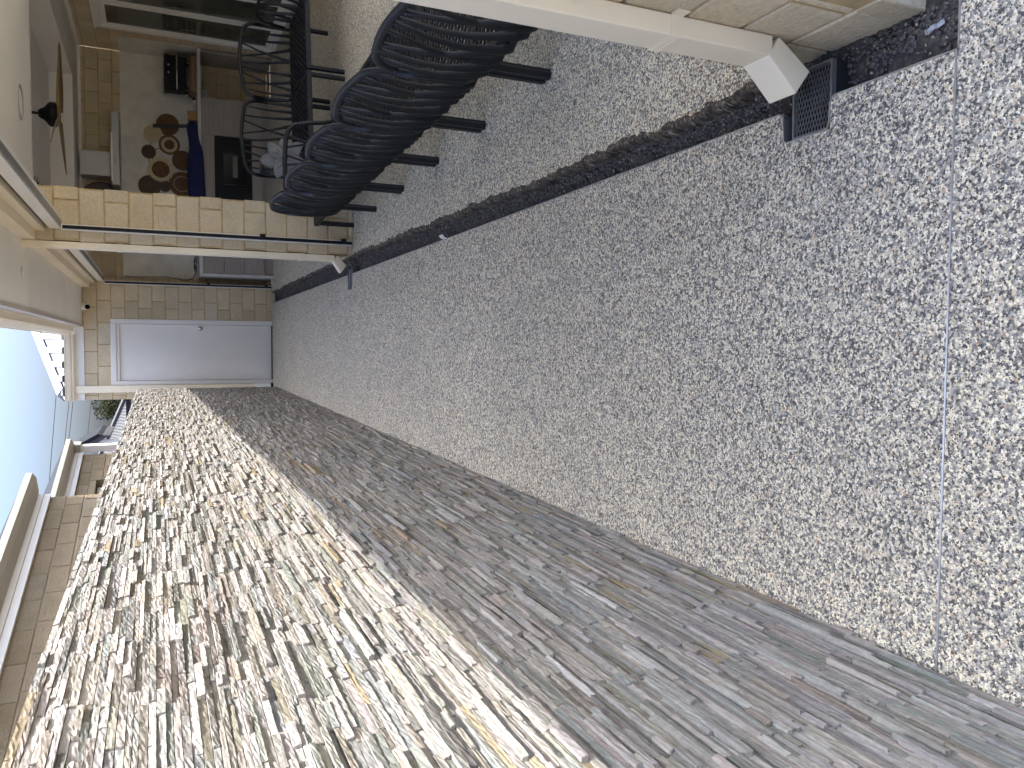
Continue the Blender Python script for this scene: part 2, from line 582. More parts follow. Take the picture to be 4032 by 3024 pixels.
# ------------------------------------------------------------------ loose pebbles of the resin surface (real ones near the camera)
pal_p = np.array([p for p, c in PALETTE]); pal_c = np.array([c for p, c in PALETTE])
def pebble_mesh(name, pts, rad, cols, zs, seg=5):
    n = len(pts)
    ang = rng.uniform(0, 2*np.pi, n)
    asp = rng.uniform(0.62, 1.0, n)
    hgt = rad*rng.uniform(0.55, 0.95, n)
    V = np.zeros((n, seg*2+1, 3), dtype=np.float32)
    tx, ty = rng.normal(0, .16, n), rng.normal(0, .16, n)
    for j in range(seg):
        a = 2*np.pi*j/seg
        k = rng.uniform(0.86, 1.14, n)
        lx, ly = rad*k*np.cos(a), rad*k*asp*np.sin(a)
        x, y = lx*np.cos(ang)-ly*np.sin(ang), lx*np.sin(ang)+ly*np.cos(ang)
        V[:, j, 0] = pts[:, 0]+x; V[:, j, 1] = pts[:, 1]+y; V[:, j, 2] = zs - 0.0004
        q = 0.68
        V[:, seg+j, 0] = pts[:, 0]+x*q; V[:, seg+j, 1] = pts[:, 1]+y*q; V[:, seg+j, 2] = zs + hgt*0.62 + (x*tx+y*ty)*0.8
    V[:, 2*seg, 0] = pts[:, 0]; V[:, 2*seg, 1] = pts[:, 1]; V[:, 2*seg, 2] = zs + hgt*0.80
    nv = seg*2+1
    base = (np.arange(n)*nv)[:, None]
    quads = []
    tris = []
    for j in range(seg):
        j2 = (j+1) % seg
        quads.append(np.stack([base[:, 0]+j, base[:, 0]+j2, base[:, 0]+seg+j2, base[:, 0]+seg+j], 1))
        tris.append(np.stack([base[:, 0]+seg+j, base[:, 0]+seg+j2, base[:, 0]+2*seg], 1))
    Q = np.stack(quads, 1).reshape(-1, 4); T = np.stack(tris, 1).reshape(-1, 3)
    me = bpy.data.meshes.new(name)
    me.vertices.add(n*nv); me.vertices.foreach_set('co', V.ravel())
    loops = np.concatenate([Q.ravel(), T.ravel()]).astype(np.int32)
    me.loops.add(len(loops)); me.loops.foreach_set('vertex_index', loops)
    nf = len(Q)+len(T)
    ls = np.concatenate([np.arange(len(Q))*4, len(Q)*4+np.arange(len(T))*3]).astype(np.int32)
    me.polygons.add(nf); me.polygons.foreach_set('loop_start', ls)
    me.polygons.foreach_set('use_smooth', np.ones(nf, dtype=bool))
    me.update(calc_edges=True)
    at = me.color_attributes.new('Col', 'FLOAT_COLOR', 'POINT')
    c4 = np.ones((n, nv, 4), dtype=np.float32); c4[:, :, :3] = cols[:, None, :]
    at.data.foreach_set('color', c4.ravel())
    return me

def scatter(x0, x1, y0, y1, sp):
    nx_, ny_ = int((x1-x0)/sp), int((y1-y0)/(sp*.866))
    gx, gy = np.meshgrid(np.arange(nx_), np.arange(ny_))
    X = x0 + (gx + 0.5*(gy % 2))*sp + rng.uniform(-.42, .42, gx.shape)*sp
    Y = y0 + gy*sp*.866 + rng.uniform(-.42, .42, gx.shape)*sp
    return np.stack([X.ravel(), Y.ravel()], 1)

P = scatter(-0.78, 1.25, 0.80, 4.05, 0.0066)
wallx = -0.608*0.975 - 0.1355*(11.563-P[:, 1])/10.588
ok = P[:, 0] > wallx + 0.004
ok &= (P[:, 0] < TX-0.004) | (P[:, 1] < JY-0.006)
ok &= ~((P[:, 0] > 0.558) & (P[:, 1] > 1.531) & (P[:, 1] < 1.708))
ok &= np.abs(P[:, 1] - (JY + 0.002 - 0.0036*(P[:, 0]-TX))) > 0.0045
ok &= rng.uniform(0, 1, len(P)) > np.clip((P[:, 1]-3.05)/0.95, 0, 1)
P1 = P[ok]
P2 = scatter(0.74, 1.9, 1.78, 4.0, 0.0067)
exx = np.interp(P2[:, 1], ys, ex)
ok = (P2[:, 0] > exx+0.006) & (P2[:, 0] < 0.42*P2[:, 1]+0.25)
ok &= rng.uniform(0, 1, len(P2)) > np.clip((P2[:, 1]-3.1)/0.85, 0, 1)
P2 = P2[ok]; edge_d = (P2[:, 0]-exx[ok])
# a last course of dusty, brown stained pebbles along the broken edge further on
P3 = scatter(0.72, 0.95, 4.0, 8.0, 0.009)
ex3 = np.interp(P3[:, 1], ys, ex)
ok = (P3[:, 0] > ex3+0.002) & (rng.uniform(0, 1, len(P3)) > np.clip((P3[:, 0]-ex3)/0.10, .15, 1))
P3 = P3[ok]; ed3 = P3[:, 0]-ex3[ok]
PP = np.concatenate([P1, P2, P3])
stain = np.concatenate([np.ones(len(P1)), edge_d, ed3])
idx = np.searchsorted(pal_p, rng.uniform(0, 1, len(PP)))
cc = pal_c[np.clip(idx, 0, len(pal_c)-1)]*rng.uniform(0.82, 1.18, (len(PP), 1))
sm = (rng.uniform(0, 1, len(PP)) < np.exp(-stain/0.045)*1.1)
cc = np.where(sm[:, None], cc*np.array([[.86, .68, .48]]), cc)
cc[len(P1):] *= 1.35  # patio pebbles lightened in colour against the shade under the roof
rr = rng.uniform(0.0024, 0.0043, len(PP))
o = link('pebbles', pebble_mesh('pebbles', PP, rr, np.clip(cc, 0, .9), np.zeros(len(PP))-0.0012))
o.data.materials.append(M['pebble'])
tag(o, 'grey, cream and charcoal pebbles bound in resin on the near part of the path and patio', 'pebbles', kind='stuff')

# clods and grit along the trench
n = 7000
gy = 1.22 + (12.0-1.22)*rng.uniform(0, 1, n)**1.5
gxr = np.where(gy < 1.745, 0.79, np.interp(gy, ys, ex)+0.012)
gt = rng.beta(2.2, 1.3, n)
gx = TX + 0.008 + (gxr-TX-0.01)*gt
gz = np.where(gy < 1.76, -0.068, -0.066 + 0.050*np.maximum(0, gt-.25)**1.2)
dark = rng.uniform(0, 1, n)
cc = np.where(dark[:, None] < .72, np.array([[.060, .052, .045]]), pal_c[rng.integers(1, 7, n)]*0.6)*rng.uniform(.6, 1.3, (n, 1))
gr = rng.uniform(0.0025, 0.0085, n)*np.where(dark < .72, 1.15, .7)
o = link('trench_grit', pebble_mesh('trench_grit', np.stack([gx, gy], 1), gr, cc, gz, 5))
o.data.materials.append(M['pebble'])
tag(o, 'dark clods and loose stones lying in the open soil strip', 'grit', kind='stuff')

# ------------------------------------------------------------------ metal edging, joint strip, drains
def strip(pts, w, z0, z1):
    mb = MB()
    for a, b in zip(pts, pts[1:]):
        a = Vector((a[0], a[1], (z0+z1)/2)); b = Vector((b[0], b[1], (z0+z1)/2))
        t = (b-a).normalized()*w*0.5
        mb.bar(a-t*.9, b+t*.9, w, z1-z0)
    return mb
def rnd(c, r, a0, a1, n=5):
    return [(c[0]+r*math.cos(math.radians(a0+(a1-a0)*i/n)), c[1]+r*math.sin(math.radians(a0+(a1-a0)*i/n))) for i in range(n+1)]
pts = [(4.0, JY-0.003), (TX, JY-0.003), (TX, 1.522)] + [(0.640, 1.534), (0.630, 1.538), (0.578, 1.540), (0.567, 1.545), (0.562, 1.556), (0.562, 1.688), (0.566, 1.699)] + \
      [(0.630, 1.7045), (0.640, 1.709), (TX, 1.72), (TX, 6.93), (0.643, 6.948), (0.512, 6.952), (0.512, 7.113), (0.643, 7.117), (TX, 7.13), (TX, 12.23)]
mb = strip(pts, 0.0035, -0.055, 0.0028)
o = mb.obj('edge_trim', M['alu']); tag(o, 'thin aluminium edge strip dividing the pebble path from the dark trench', 'edge trim')
mb = strip([(TX-0.002, JY+0.002), (0.0, JY+0.0045), (-0.74, JY+0.007)], 0.0042, -0.03, 0.0026)
o = mb.obj('joint_strip', M['alu']); tag(o, 'thin metal joint line crossing the pebble path in the foreground', 'joint strip')

def grate(name, x0, x1, y0, y1, z, nxd, nyd, label, bw=0.0013):
    t = thing(name, label, 'drain grate', ((x0+x1)/2, (y0+y1)/2, z))
    a, b = (x1-x0)/2, (y1-y0)/2
    mb = MB(); fwid = 0.006
    mb.box(-a, a, -b, -b+fwid, -.012, .003); mb.box(-a, a, b-fwid, b, -.012, .003)
    mb.box(-a, -a+fwid, -b+fwid, b-fwid, -.012, .003); mb.box(a-fwid, a, -b+fwid, b-fwid, -.012, .003)
    mb.obj('frame', M['galv'], t)
    mb = MB()
    # diamonds: two families of diagonal bars clipped to the frame
    dx, dy = 2*a/nxd, 2*b/nyd
    for s in (1, -1):
        for k in range(-nyd, nxd+nyd+1):
            xs = -a + k*dx
            # line: x = xs + s*(y+b)*dx/dy
            segp = []
            m_ = s*dx/dy
            for yv in (-b, b):
                xv = xs + m_*(yv+b)
                if -a <= xv <= a:
                    segp.append((xv, yv))
            for xv in (-a, a):
                yv = (xv-xs)/m_ - b
                if -b < yv < b:
                    segp.append((xv, yv))
            if len(segp) >= 2:
                p, q = segp[0], segp[-1]
                if math.hypot(p[0]-q[0], p[1]-q[1]) > 0.004:
                    zz = 0.0 if s > 0 else -0.0015
                    mb.bar((p[0], p[1], zz), (q[0], q[1], zz), bw, 0.003)
    mb.obj('mesh', M['galv'], t)
    mb = MB()
    mb.box(-a, a, -b, -b+.003, -.11, -.013); mb.box(-a, a, b-.003, b, -.11, -.013)
    mb.box(-a, -a+.003, -b+.003, b-.003, -.11, -.013); mb.box(a-.003, a, -b+.003, b-.003, -.11, -.013)
    mb.box(-a+.003, a-.003, -b+.003, b-.003, -.11, -.107)
    mb.obj('sump', M['pit'], t)
    return t
grate('drain_grate', 0.567, 0.745, 1.543, 1.680, -0.012, 6, 13, 'diamond mesh drain grate under the outlet of the nearest downpipe')
t = thing('drain_channel', 'small dark grey drain channel under the far downpipe outlet', 'drain', (0.60, 7.03, 0))
mb = MB(); mb.box(-.083, .09, -.078, -.012, -.06, -.004); mb.obj('channel_rail', plain('drain_grey', (.10, .10, .105), .6, 0, .1, 10), t)
mb = MB(); mb.box(-.083, .09, .010, .076, -.06, -.004); mb.obj('channel_rail', plain('drain_grey_b', (.12, .12, .125), .6, 0, .1, 10), t)
mb = MB(); mb.box(-.083, .09, -.012, .010, -.06, -.035); mb.obj('slot', M['pit'], t)

# scraps in the trench
mb = MB()
seg = [(0.640, 4.48, -0.012), (0.660, 4.53, 0.004), (0.682, 4.585, -0.004)]
for (a, b) in zip(seg, seg[1:]):
    mb.add([(a[0], a[1]-.035, a[2]), (b[0], b[1]-.035, b[2]), (b[0], b[1]+.035, b[2]), (a[0], a[1]+.035, a[2]),
            (a[0], a[1]-.035, a[2]+.002), (b[0], b[1]-.035, b[2]+.002), (b[0], b[1]+.035, b[2]+.002), (a[0], a[1]+.035, a[2]+.002)],
           [(3, 2, 1, 0), (4, 5, 6, 7), (0, 1, 5, 4), (1, 2, 6, 5), (2, 3, 7, 6), (3, 0, 4, 7)])
o = mb.obj('paper_strip', M['paper']); tag(o, 'small white strip leaning across the dark trench halfway along', 'paper strip')
mb = MB()
cr = [(0.742, 1.262, -0.058), (0.735, 1.276, -0.053), (0.738, 1.288, -0.057), (0.730, 1.302, -0.055), (0.733, 1.312, -0.058)]
for (a, b) in zip(cr, cr[1:]):
    w_ = random.uniform(.003, .006)
    mb.add([(a[0]-w_, a[1], a[2]), (a[0]+w_, a[1], a[2]+.004), (b[0]+w_, b[1], b[2]+.003), (b[0]-w_, b[1], b[2]),
            (a[0]-w_, a[1], a[2]+.002), (a[0]+w_, a[1], a[2]+.006), (b[0]+w_, b[1], b[2]+.005), (b[0]-w_, b[1], b[2]+.002)],
           [(3, 2, 1, 0), (4, 5, 6, 7), (0, 1, 5, 4), (1, 2, 6, 5), (2, 3, 7, 6), (3, 0, 4, 7)])
o = mb.obj('plastic_scrap', plain('dull_plastic', (.33, .34, .36), .5, 0, .3, 60)); tag(o, 'crumpled pale plastic scrap in the soil at the foot of the near pillar', 'scrap')

# ------------------------------------------------------------------ block walls
BL, BH, JT = 0.2905, 0.1605, 0.012
_bm = {}
def block_mesh(L, H, D, mat):
    key = (round(L, 3), round(H, 3), round(D, 3), mat.name)
    if key in _bm:
        return _bm[key]
    c = 0.0035
    mb = MB()
    # chamfered front face at y=0, body running back to y=D
    vs = [(0, c, 0), (L, c, 0), (L, c, H), (0, c, H), (c, 0, c), (L-c, 0, c), (L-c, 0, H-c), (c, 0, H-c), (0, D, 0), (L, D, 0), (L, D, H), (0, D, H)]
    fs = [(4, 5, 6, 7), (0, 1, 5, 4), (1, 2, 6, 5), (2, 3, 7, 6), (3, 0, 4, 7), (1, 0, 8, 9), (2, 1, 9, 10), (3, 2, 10, 11), (0, 3, 11, 8)]
    mb.add(vs, fs)
    me = mb.mesh('brick', mat)
    _bm[key] = me
    return me

def subtract(a, b, holes):
    segs = [(a, b)]
    for h0, h1 in holes:
        out = []
        for p, q in segs:
            if h1 <= p or h0 >= q:
                out.append((p, q))
            else:
                if h0 > p: out.append((p, h0))
                if h1 < q: out.append((h1, q))
        segs = out
    return segs

def lay(parent, O, rz, L, z0, z1, zj, phase, holes=(), D=0.06, mat=None, mortar=None, blen=BL+JT, ch=BH+JT, name='brick', core=True, coreD=None, coretrim=(0, 0)):
    """courses of blocks on a plane: O is the base corner, rz turns local x along the face, the face looks to local -y"""
    mat = mat or M['block']; mortar = mortar or M['mortar']
    k0 = math.floor((z0-zj)/ch)-1
    k = k0
    rnd_ = random.Random(int(L*1000)+int(z1*100))
    Rm = Matrix.Rotation(rz, 3, 'Z')
    while zj + k*ch < z1:
        a, b = max(zj+k*ch+JT/2, z0), min(zj+(k+1)*ch-JT/2, z1)
        if b-a > 0.02:
            hs = [(h[0], h[1]) for h in holes if h[2] < b-0.01 and h[3] > a+0.01]
            ph = phase[k % len(phase)]
            u = ph - blen*math.ceil(ph/blen + 1)
            while u < L:
                for p, q in subtract(max(u+JT/2, 0), min(u+blen-JT/2, L), hs):
                    if q-p > 0.012:
                        me = block_mesh(q-p, b-a, D, mat)
                        off = Rm @ Vector((p, rnd_.uniform(-.0015, .0015), a))
                        link(name, me, parent, Vector(O)+off, rz)
                u += blen
        k += 1
    if core:
        cd = coreD or D
        us = sorted(set([coretrim[0], L-coretrim[1]] + [h[0] for h in holes] + [h[1] for h in holes]))
        zs = sorted(set([z0, z1] + [h[2] for h in holes] + [h[3] for h in holes]))
        us = [u for u in us if coretrim[0] <= u <= L-coretrim[1]]; zs = [z for z in zs if z0 <= z <= z1]
        mb = MB()
        for a, b in zip(us, us[1:]):
            for c, d in zip(zs, zs[1:]):
                mu, mz = (a+b)/2, (c+d)/2
                if any(h[0] < mu < h[1] and h[2] < mz < h[3] for h in holes):
                    continue
                mb.box(a, b, 0.0055, cd+0.001, c, d)
        o = mb.obj('mortar', mortar, parent, loc=O)
        o.rotation_euler = (0, 0, rz)

YD = 12.238
ZJ = 0.073
# wall with the door
wall1 = thing('brick_wall', 'cream block end wall with the white door at the end of the path', 'wall', (0, YD, 0))
DX0, DX1, DZ = -0.538, 0.380, 2.155
lay(wall1, (-0.737, 0, -0.05), 0, 1.637, 0.0, 2.54, ZJ+0.05, [0.764-0.0, 0.662+0.003], holes=[(DX0+0.737, DX1+0.737, -1, DZ+0.05)], D=0.08, coreD=0.11)
# fill the reveal back to the kitchen wall
mb = MB(); mb.box(0.80, 0.897, 0.112, 0.41, -0.05, 2.49); mb.obj('reveal', M['block'], wall1)
# door frame and door
fr = MB()
fr.box(DX0, -0.482, -0.012, 0.10, 0.0, DZ); fr.box(0.315, DX1, -0.012, 0.10, 0.0, DZ); fr.box(-0.482, 0.315, -0.012, 0.10, 2.085, DZ)
fr.box(-0.482, 0.315, 0.004, 0.10, 2.043, 2.083)
o = fr.obj('door_frame', M['door'], wall1); bevel(o, 0.004, 1)
dr = MB(); dr.box(-0.478, 0.311, 0.030, 0.068, 0.012, 2.041)
door = dr.obj('door', M['door'], wall1); bevel(door, 0.002, 1)
door['label'] = 'plain white flush door'
kb = MB(); kb.lathe([(0.031, 0.0), (0.031, -0.006), (0.014, -0.010), (0.012, -0.032), (0.024, -0.040), (0.031, -0.055), (0.027, -0.070), (0.010, -0.074)], (0.262, 0.030, 1.000), 24, 'y')
kb.obj('knob', M['chrome'], door, smooth=True)
th = MB(); th.box(-0.482, 0.315, -0.008, 0.10, -0.02, 0.010); th.obj('threshold', M['black'], wall1)

# kitchen wall
YK = 12.65
kit = thing('brick_wall', 'cream block back wall behind the outdoor kitchen bench', 'wall', (0, YK, 0))
lay(kit, (0.897, 0, 0), 0, 3.273, 0.0, 2.55, ZJ-0.048, [0.10, 0.25], holes=[(0.14, 2.55, 0.05, 1.92), (2.55, 3.24, 1.07, 1.92)], D=0.06, coreD=0.1, core=False)
mb = MB(); mb.box(0.897, 4.17, 0.0055, 0.1, 0, 2.55); mb.obj('mortar', M['mortar'], kit)
# side wall with the sliding door
XS = 4.17
side = thing('brick_wall', 'cream block side wall with the white framed sliding door', 'wall', (XS, YK, 0))
SD0, SD1, SDZ = 0.86, 3.30, 2.23       # along -y from the kitchen corner
lay(side, (0, 0, 0), -math.pi/2, 5.6, 0.0, 2.55, ZJ-0.048, [0.20, 0.05], holes=[(SD0, SD1, -1, SDZ)], D=0.06, coreD=0.1)  # wall cut short out of view to let more light into the patio
sl = MB()
def sb(a, b, d0, d1, z0, z1): sl.box(d0, d1, -b, -a, z0, z1)
sb(SD0, SD0+.055, -.015, .09, 0, SDZ); sb(SD1-.055, SD1, -.015, .09, 0, SDZ); sb(SD0+.055, SD1-.055, -.015, .09, SDZ-.055, SDZ); sb(SD0+.055, SD1-.055, -.015, .09, 0, .05)
sl.obj('door_frame', M['white'], side)
for (a, b, d) in ((SD0+.055, SD0+.78, .015), (SD0+.74, SD0+1.56, .045), (SD0+1.52, SD1-.055, .015)):
    sl = MB()
    sb(a, a+.06, d, d+.028, .052, SDZ-.057); sb(b-.06, b, d, d+.028, .052, SDZ-.057)
    sb(a+.06, b-.06, d, d+.028, .052, .13); sb(a+.06, b-.06, d, d+.028, SDZ-.13, SDZ-.057)
    p = sl.obj('sliding_panel', M['white'], side)
    sl = MB(); sb(a+.06, b-.06, d+.010, d+.018, .13, SDZ-.13)
    sl.obj('pane', M['glass'], p)
h = MB(); h.sweep([(-.004, -SD0-.085, 1.00), (-.035, -SD0-.085, 1.02), (-.035, -SD0-.085, 1.20), (-.004, -SD0-.085, 1.22)], .009, n=8)
h.obj('handle', M['white'], side)
hd = MB(); hd.box(-.02, 0.0, -SD1-.03, -SD0+.03, SDZ+.002, SDZ+.03); hd.obj('head_flashing', M['offwhite'], side)

# pillars
def pillar(label, y0, x0, w, z1, zj, ph_front, ph_side):
    t = thing('brick_pillar', label, 'pillar', (x0, y0, 0))
    D = 0.07
    lay(t, (0, 0, 0), 0, w, -0.12, z1, zj, ph_front, D=D, core=False)
    # face to the path (-x): local x runs along -y, so start from the far corner
    lay(t, (0, w, 0), -math.pi/2, w-D, -0.12, z1, zj, ph_side, D=D, core=False)
    # faces to the back and to the room
    lay(t, (w, w, 0), math.pi, w-D, -0.12, z1, zj, ph_side, D=D, core=False)
    lay(t, (w, D, 0), math.pi/2, w-2*D, -0.12, z1, zj, ph_front, D=D, core=False)
    mb = MB(); mb.box(.0055, w-.0055, .0055, w-.0055, -0.12, z1); mb.obj('mortar', M['mortar'], t)
    return t
pillar('cream block pillar between the two openings halfway down the path', 6.95, 0.803, 0.415, 2.40, 0.0365, [0.315, 0.10], [0.10, 0.30])
pillar('cream block pillar in the near foreground beside the big downpipe', 1.325, 0.79, 0.42, 2.40, 0.076, [0.315, 0.10], [0.325, 0.135])

# ------------------------------------------------------------------ eave, beam, ceiling and roof of the alfresco
roof = thing('alfresco_roof', 'house roof edge with cream gutter, eave lining and white ceiling over the patio', 'roof')
mb = MB(); mb.box(0.29, 0.803, 0.50, YD-0.001, 2.495, 2.51); mb.obj('eave_lining', M['offwhite'], roof)
for y in (4.2, 7.2, 10.2):
    mb = MB(); mb.box(0.292, 0.80, y-.012, y+.012, 2.4925, 2.4948); mb.obj('joint_cover', M['offwhite'], roof)
mb = MB(); mb.box(0.803, 0.868, 0.50, YD-0.001, 2.40, 2.60); mb.box(0.869, 1.05, 0.50, YD-0.001, 2.405, 2.60)
o = mb.obj('beam', M['cream'], roof)
for a, b in ((1.75, 6.948), (7.37, YD-0.002)):
    mb = MB(); mb.box(0.872, 0.99, a, b, 2.336, 2.403); mb.obj('blind_head_trim', M['cream'], roof)
mb = MB(); mb.box(0.262, 0.29, 0.50, YD-0.02, 2.480, 2.62); mb.obj('fascia', plain('taupe_fascia', (.52, .46, .385), .5, 0, .03, 2), roof)
# gutter: quad profile, extruded
def gutter_profile(s=1.0):
    return [(0.0, 0.0), (-.060, -.004), (-.078, .012), (-.082, .030), (-.098, .048), (-.104, .070), (-.110, .100), (-.118, .104), (-.118, .112), (-.100, .112), (-.096, .060), (-.070, .025), (-.006, .012), (-.006, .10), (0, .10)]
mb = MB()
poly = [(0.2615+x, 0, 2.592+z) for x, z in gutter_profile()]
mb.prism(poly, (0, 0.50, 0), (0, YD-0.13, 0))
mb.obj('gutter', M['cream'], roof)
mb = MB(); mb.box(0.2535, 0.2605, 0.50, YD-.02, 2.583, 2.593); mb.obj('gutter_highlight', M['white'], roof)  # white strip painted in for the sunlit reflection line under the gutter
# ceiling with raised tray
T0, T1, TY0, TY1, ZC, ZT = 1.35, 3.55, 8.0, 11.95, 2.53, 2.80
mb = MB()
for x0, x1, y0, y1 in ((1.05, T0, 1.3, YK), (T1, XS, 1.3, YK), (T0, T1, 1.3, TY0), (T0, T1, TY1, YK)):
    mb.box(x0, x1, max(y0, 1.43), y1, ZC, ZC+.02)
mb.obj('ceiling', M['ceiling'], roof)
mb = MB()
mb.box(T0-.02, T0, TY0, TY1, ZC+.02, ZT); mb.box(T1, T1+.02, TY0, TY1, ZC+.02, ZT); mb.box(T0, T1, TY0-.02, TY0, ZC+.02, ZT); mb.box(T0, T1, TY1, TY1+.02, ZC+.02, ZT)
mb.obj('tray_side', M['ceiling'], roof)
mb = MB(); mb.box(T0-.02, T1+.02, TY0-.02, TY1+.02, ZT, ZT+.02); mb.obj('tray_ceiling', M['ceiling'], roof)
def cove(pts_dir, L0, L1, fixed, which):
    pass
mb = MB()
pc = [(0, 0), (0, -.045), (-.006, -.045), (-.014, -.020), (-.030, -.006), (-.050, 0)]
mb.prism([(0.90, YK-0.001+x, ZC-.001+z) for x, z in pc], (0, 0, 0), (XS-0.90, 0, 0))
mb.obj('cornice', M['offwhite'], roof)
mb = MB(); mb.prism([(XS-0.001+x, 0, ZC-.001+z) for x, z in pc], (0, 1.9, 0), (0, YK-.052, 0)); mb.obj('cornice', M['offwhite'], roof)
# roof sheet above the alfresco; unseen right slope shaped to let light in
def corrugated(mb, a, b, c, n, amp, nn, rows=1):
    """ribbed sheet: a->b is the eave, slope vector c; nn = sheet normal"""
    a, b, c, nn = Vector(a), Vector(b), Vector(c), Vector(nn)
    vs = []; fs = []
    prof = []
    for i in range(n):
        for t, h in ((0.0, 0), (0.30, 0), (0.40, 1), (0.72, 1), (0.82, 0)):
            prof.append(((i+t)/n, h))
    prof.append((1.0, 0))
    for t, h in prof:
        p = a + (b-a)*t + nn*amp*h
        vs += [p, p+c]
    for i in range(len(prof)-1):
        fs.append((2*i, 2*i+2, 2*i+3, 2*i+1))
    mb.add(vs, fs)
mb = MB(); corrugated(mb, (0.17, 0.50, 2.73), (0.17, 12.1, 2.73), (2.72, 0, 1.15), 60, .02, (-.39, 0, .92)); corrugated(mb, (5.6, 12.1, 2.73), (5.6, 0.50, 2.73), (-2.72, 0, 1.15), 60, .02, (.39, 0, .92)); mb.obj('roof_sheet', M['roofw'], roof, fix=False)
mb = MB(); mb.box(4.172, 4.30, 1.421, 8.7, 2.405, 2.60); mb.obj('beam', M['cream'], roof)
mb = MB(); mb.box(4.301, 5.57, 1.345, 12.6, 2.495, 2.51); mb.obj('eave_lining', M['offwhite'], roof)  # unseen right eave, widened to keep sun off the patio floor
mb = MB(); mb.box(5.571, 5.60, 0.531, 12.6, 2.48, 2.62); mb.obj('fascia', M['cream'], roof)
mb = MB(); mb.box(1.051, 4.30, 1.345, 1.42, 2.405, 2.60); mb.obj('beam', M['cream'], roof)
mb = MB(); mb.box(0.804, 5.6, 0.531, 1.344, 2.495, 2.51); mb.obj('eave_lining', M['offwhite'], roof)
mb = MB(); mb.box(0.291, 5.6, 0.50, 0.53, 2.48, 2.62); mb.obj('fascia', M['cream'], roof)

# roof over the door wall (garage): hip roof with white capping
gar = thing('garage_roof', 'white ribbed metal hip roof above the door wall with cream gutter', 'roof', (0, 0, 0))
mb = MB(); mb.box(-0.737, 0.262, YD-0.016, YD-0.0005, 2.480, 2.592); mb.obj('fascia', M['white'], gar)
mb = MB()
mb.prism([(-0.742, YD-0.0165+x, 2.592+z) for x, z in gutter_profile()], (0, 0, 0), (0.900, 0, 0)); mb.obj('gutter', M['cream'], gar)
C0 = Vector((-0.735, YD-.10, 2.715)); tp = math.tan(math.radians(24))
HL = 3.4
mb = MB()
# front slope cut along the hip: ribs as separate strips of growing length
rib = 0.19
vs = []; fs = []
nr = int(HL/rib)
for i in range(nr+1):
    for t, h in ((0.0, 0), (0.30, 0), (0.38, 1), (0.74, 1), (0.82, 0)):
        x = (i+t)*rib
        L = x
        p0 = C0 + Vector((x, 0, 0)); p1 = C0 + Vector((x, L, L*tp))
        up_ = Vector((0, -.4, .92))*0.026*h
        vs += [p0+up_, p1+up_]
for i in range(len(vs)//2-1):
    fs.append((2*i, 2*i+2, 2*i+3, 2*i+1))
mb.add(vs, fs); mb.obj('roof_sheet', M['roofw'], gar, fix=False)
mb = MB()
hip = Vector((1, 1, tp)).normalized()
nf_, ns_ = Vector((0, -math.sin(math.radians(24)), math.cos(math.radians(24)))), Vector((-math.sin(math.radians(24)), 0, math.cos(math.radians(24))))
a = C0 + Vector((0, 0, .035)) + hip*.10; b = a + hip*HL*1.6
df = hip.cross(nf_).normalized(); ds = hip.cross(ns_).normalized()
if df.x < 0: df = -df
if ds.y < 0: ds = -ds
df = (Vector((1, 0, 0)) - hip*hip.x).normalized(); df = (df - nf_*df.dot(nf_)).normalized()
ds = (Vector((0, 1, 0)) - hip*hip.y).normalized(); ds = (ds - ns_*ds.dot(ns_)).normalized()
q = [Vector((0, 0, .03)), df*.03+Vector((0, 0, .022)), df*.14+Vector((0, 0, -.002)), df*.14+Vector((0, 0, -.012)), ds*.14+Vector((0, 0, -.012)), ds*.14+Vector((0, 0, -.002)), ds*.03+Vector((0, 0, .022))]
mb.prism([a+p for p in q], (0, 0, 0), b-a); mb.obj('hip_capping', M['roofw'], gar)
# left slope behind the hip and walls below
mb = MB(); mb.add([C0, C0+Vector((HL, HL, HL*tp)), C0+Vector((0, 7, 0)), C0+Vector((HL, 7, HL*tp))], [(0, 1, 3, 2)]); mb.obj('rear_sheet', M['roofw'], gar, fix=False)
mb = MB(); mb.box(-0.735, 0.80, YD+.115, YD+6.0, -.1, 2.60); mb.obj('garage_wall', M['block'], gar)

# ------------------------------------------------------------------ downpipes
def downpipe(label, loc, zt, ztop_strap, straps, kick, w=0.095, d=0.052, group='cream downpipes', shoe=True, rz=0.0, zb=0.155):
    """rectangular pipe against a face looking to -x; local y is the pipe's width"""
    t = thing('downpipe', label, 'downpipe', loc, rz, group)
    mb = MB(); mb.box(-d, -0.002, -w/2, w/2, zb, zt); o = mb.obj('pipe', M['creamd'], t); bevel(o, 0.004, 2)
    if kick:
        mb = MB()
        dx, dz = kick
        poly = [(-0.002, -w/2+.0015, zb-.020), (-d-.001, -w/2+.0015, zb+.012), (-d-.001+dx*.93, -w/2+.0015, zb+.012+dz*.93+.02), (-0.002+dx*.80, -w/2+.0015, zb-.020+dz*.88)]
        mb.prism(poly, (0, -.002, 0), (0, w-.001, 0))
        o = mb.obj('shoe', M['creamd'], t); bevel(o, 0.003, 2)
    for z in straps:
        mb = MB()
        hs = .017
        mb.box(-d-.0025, -d-.0003, -w/2-.0025, w/2+.0025, z-hs, z+hs)
        mb.box(-d-.0003, -0.0005, -w/2-.0025, -w/2-.0003, z-hs, z+hs)
        mb.box(-d-.0003, -0.0005, w/2+.0003, w/2+.0025, z-hs, z+hs)
        mb.box(-d-.0045, -d-.0026, -w/2, w/2, z-hs*.55, z-hs*.25); mb.box(-d-.0045, -d-.0026, -w/2, w/2, z+hs*.25, z+hs*.55)
        mb.box(-.004, -.0006, -w/2-.030, -w/2-.0026, z-hs, z+hs)
        mb.obj('strap', M['creamd'], t)
    return t
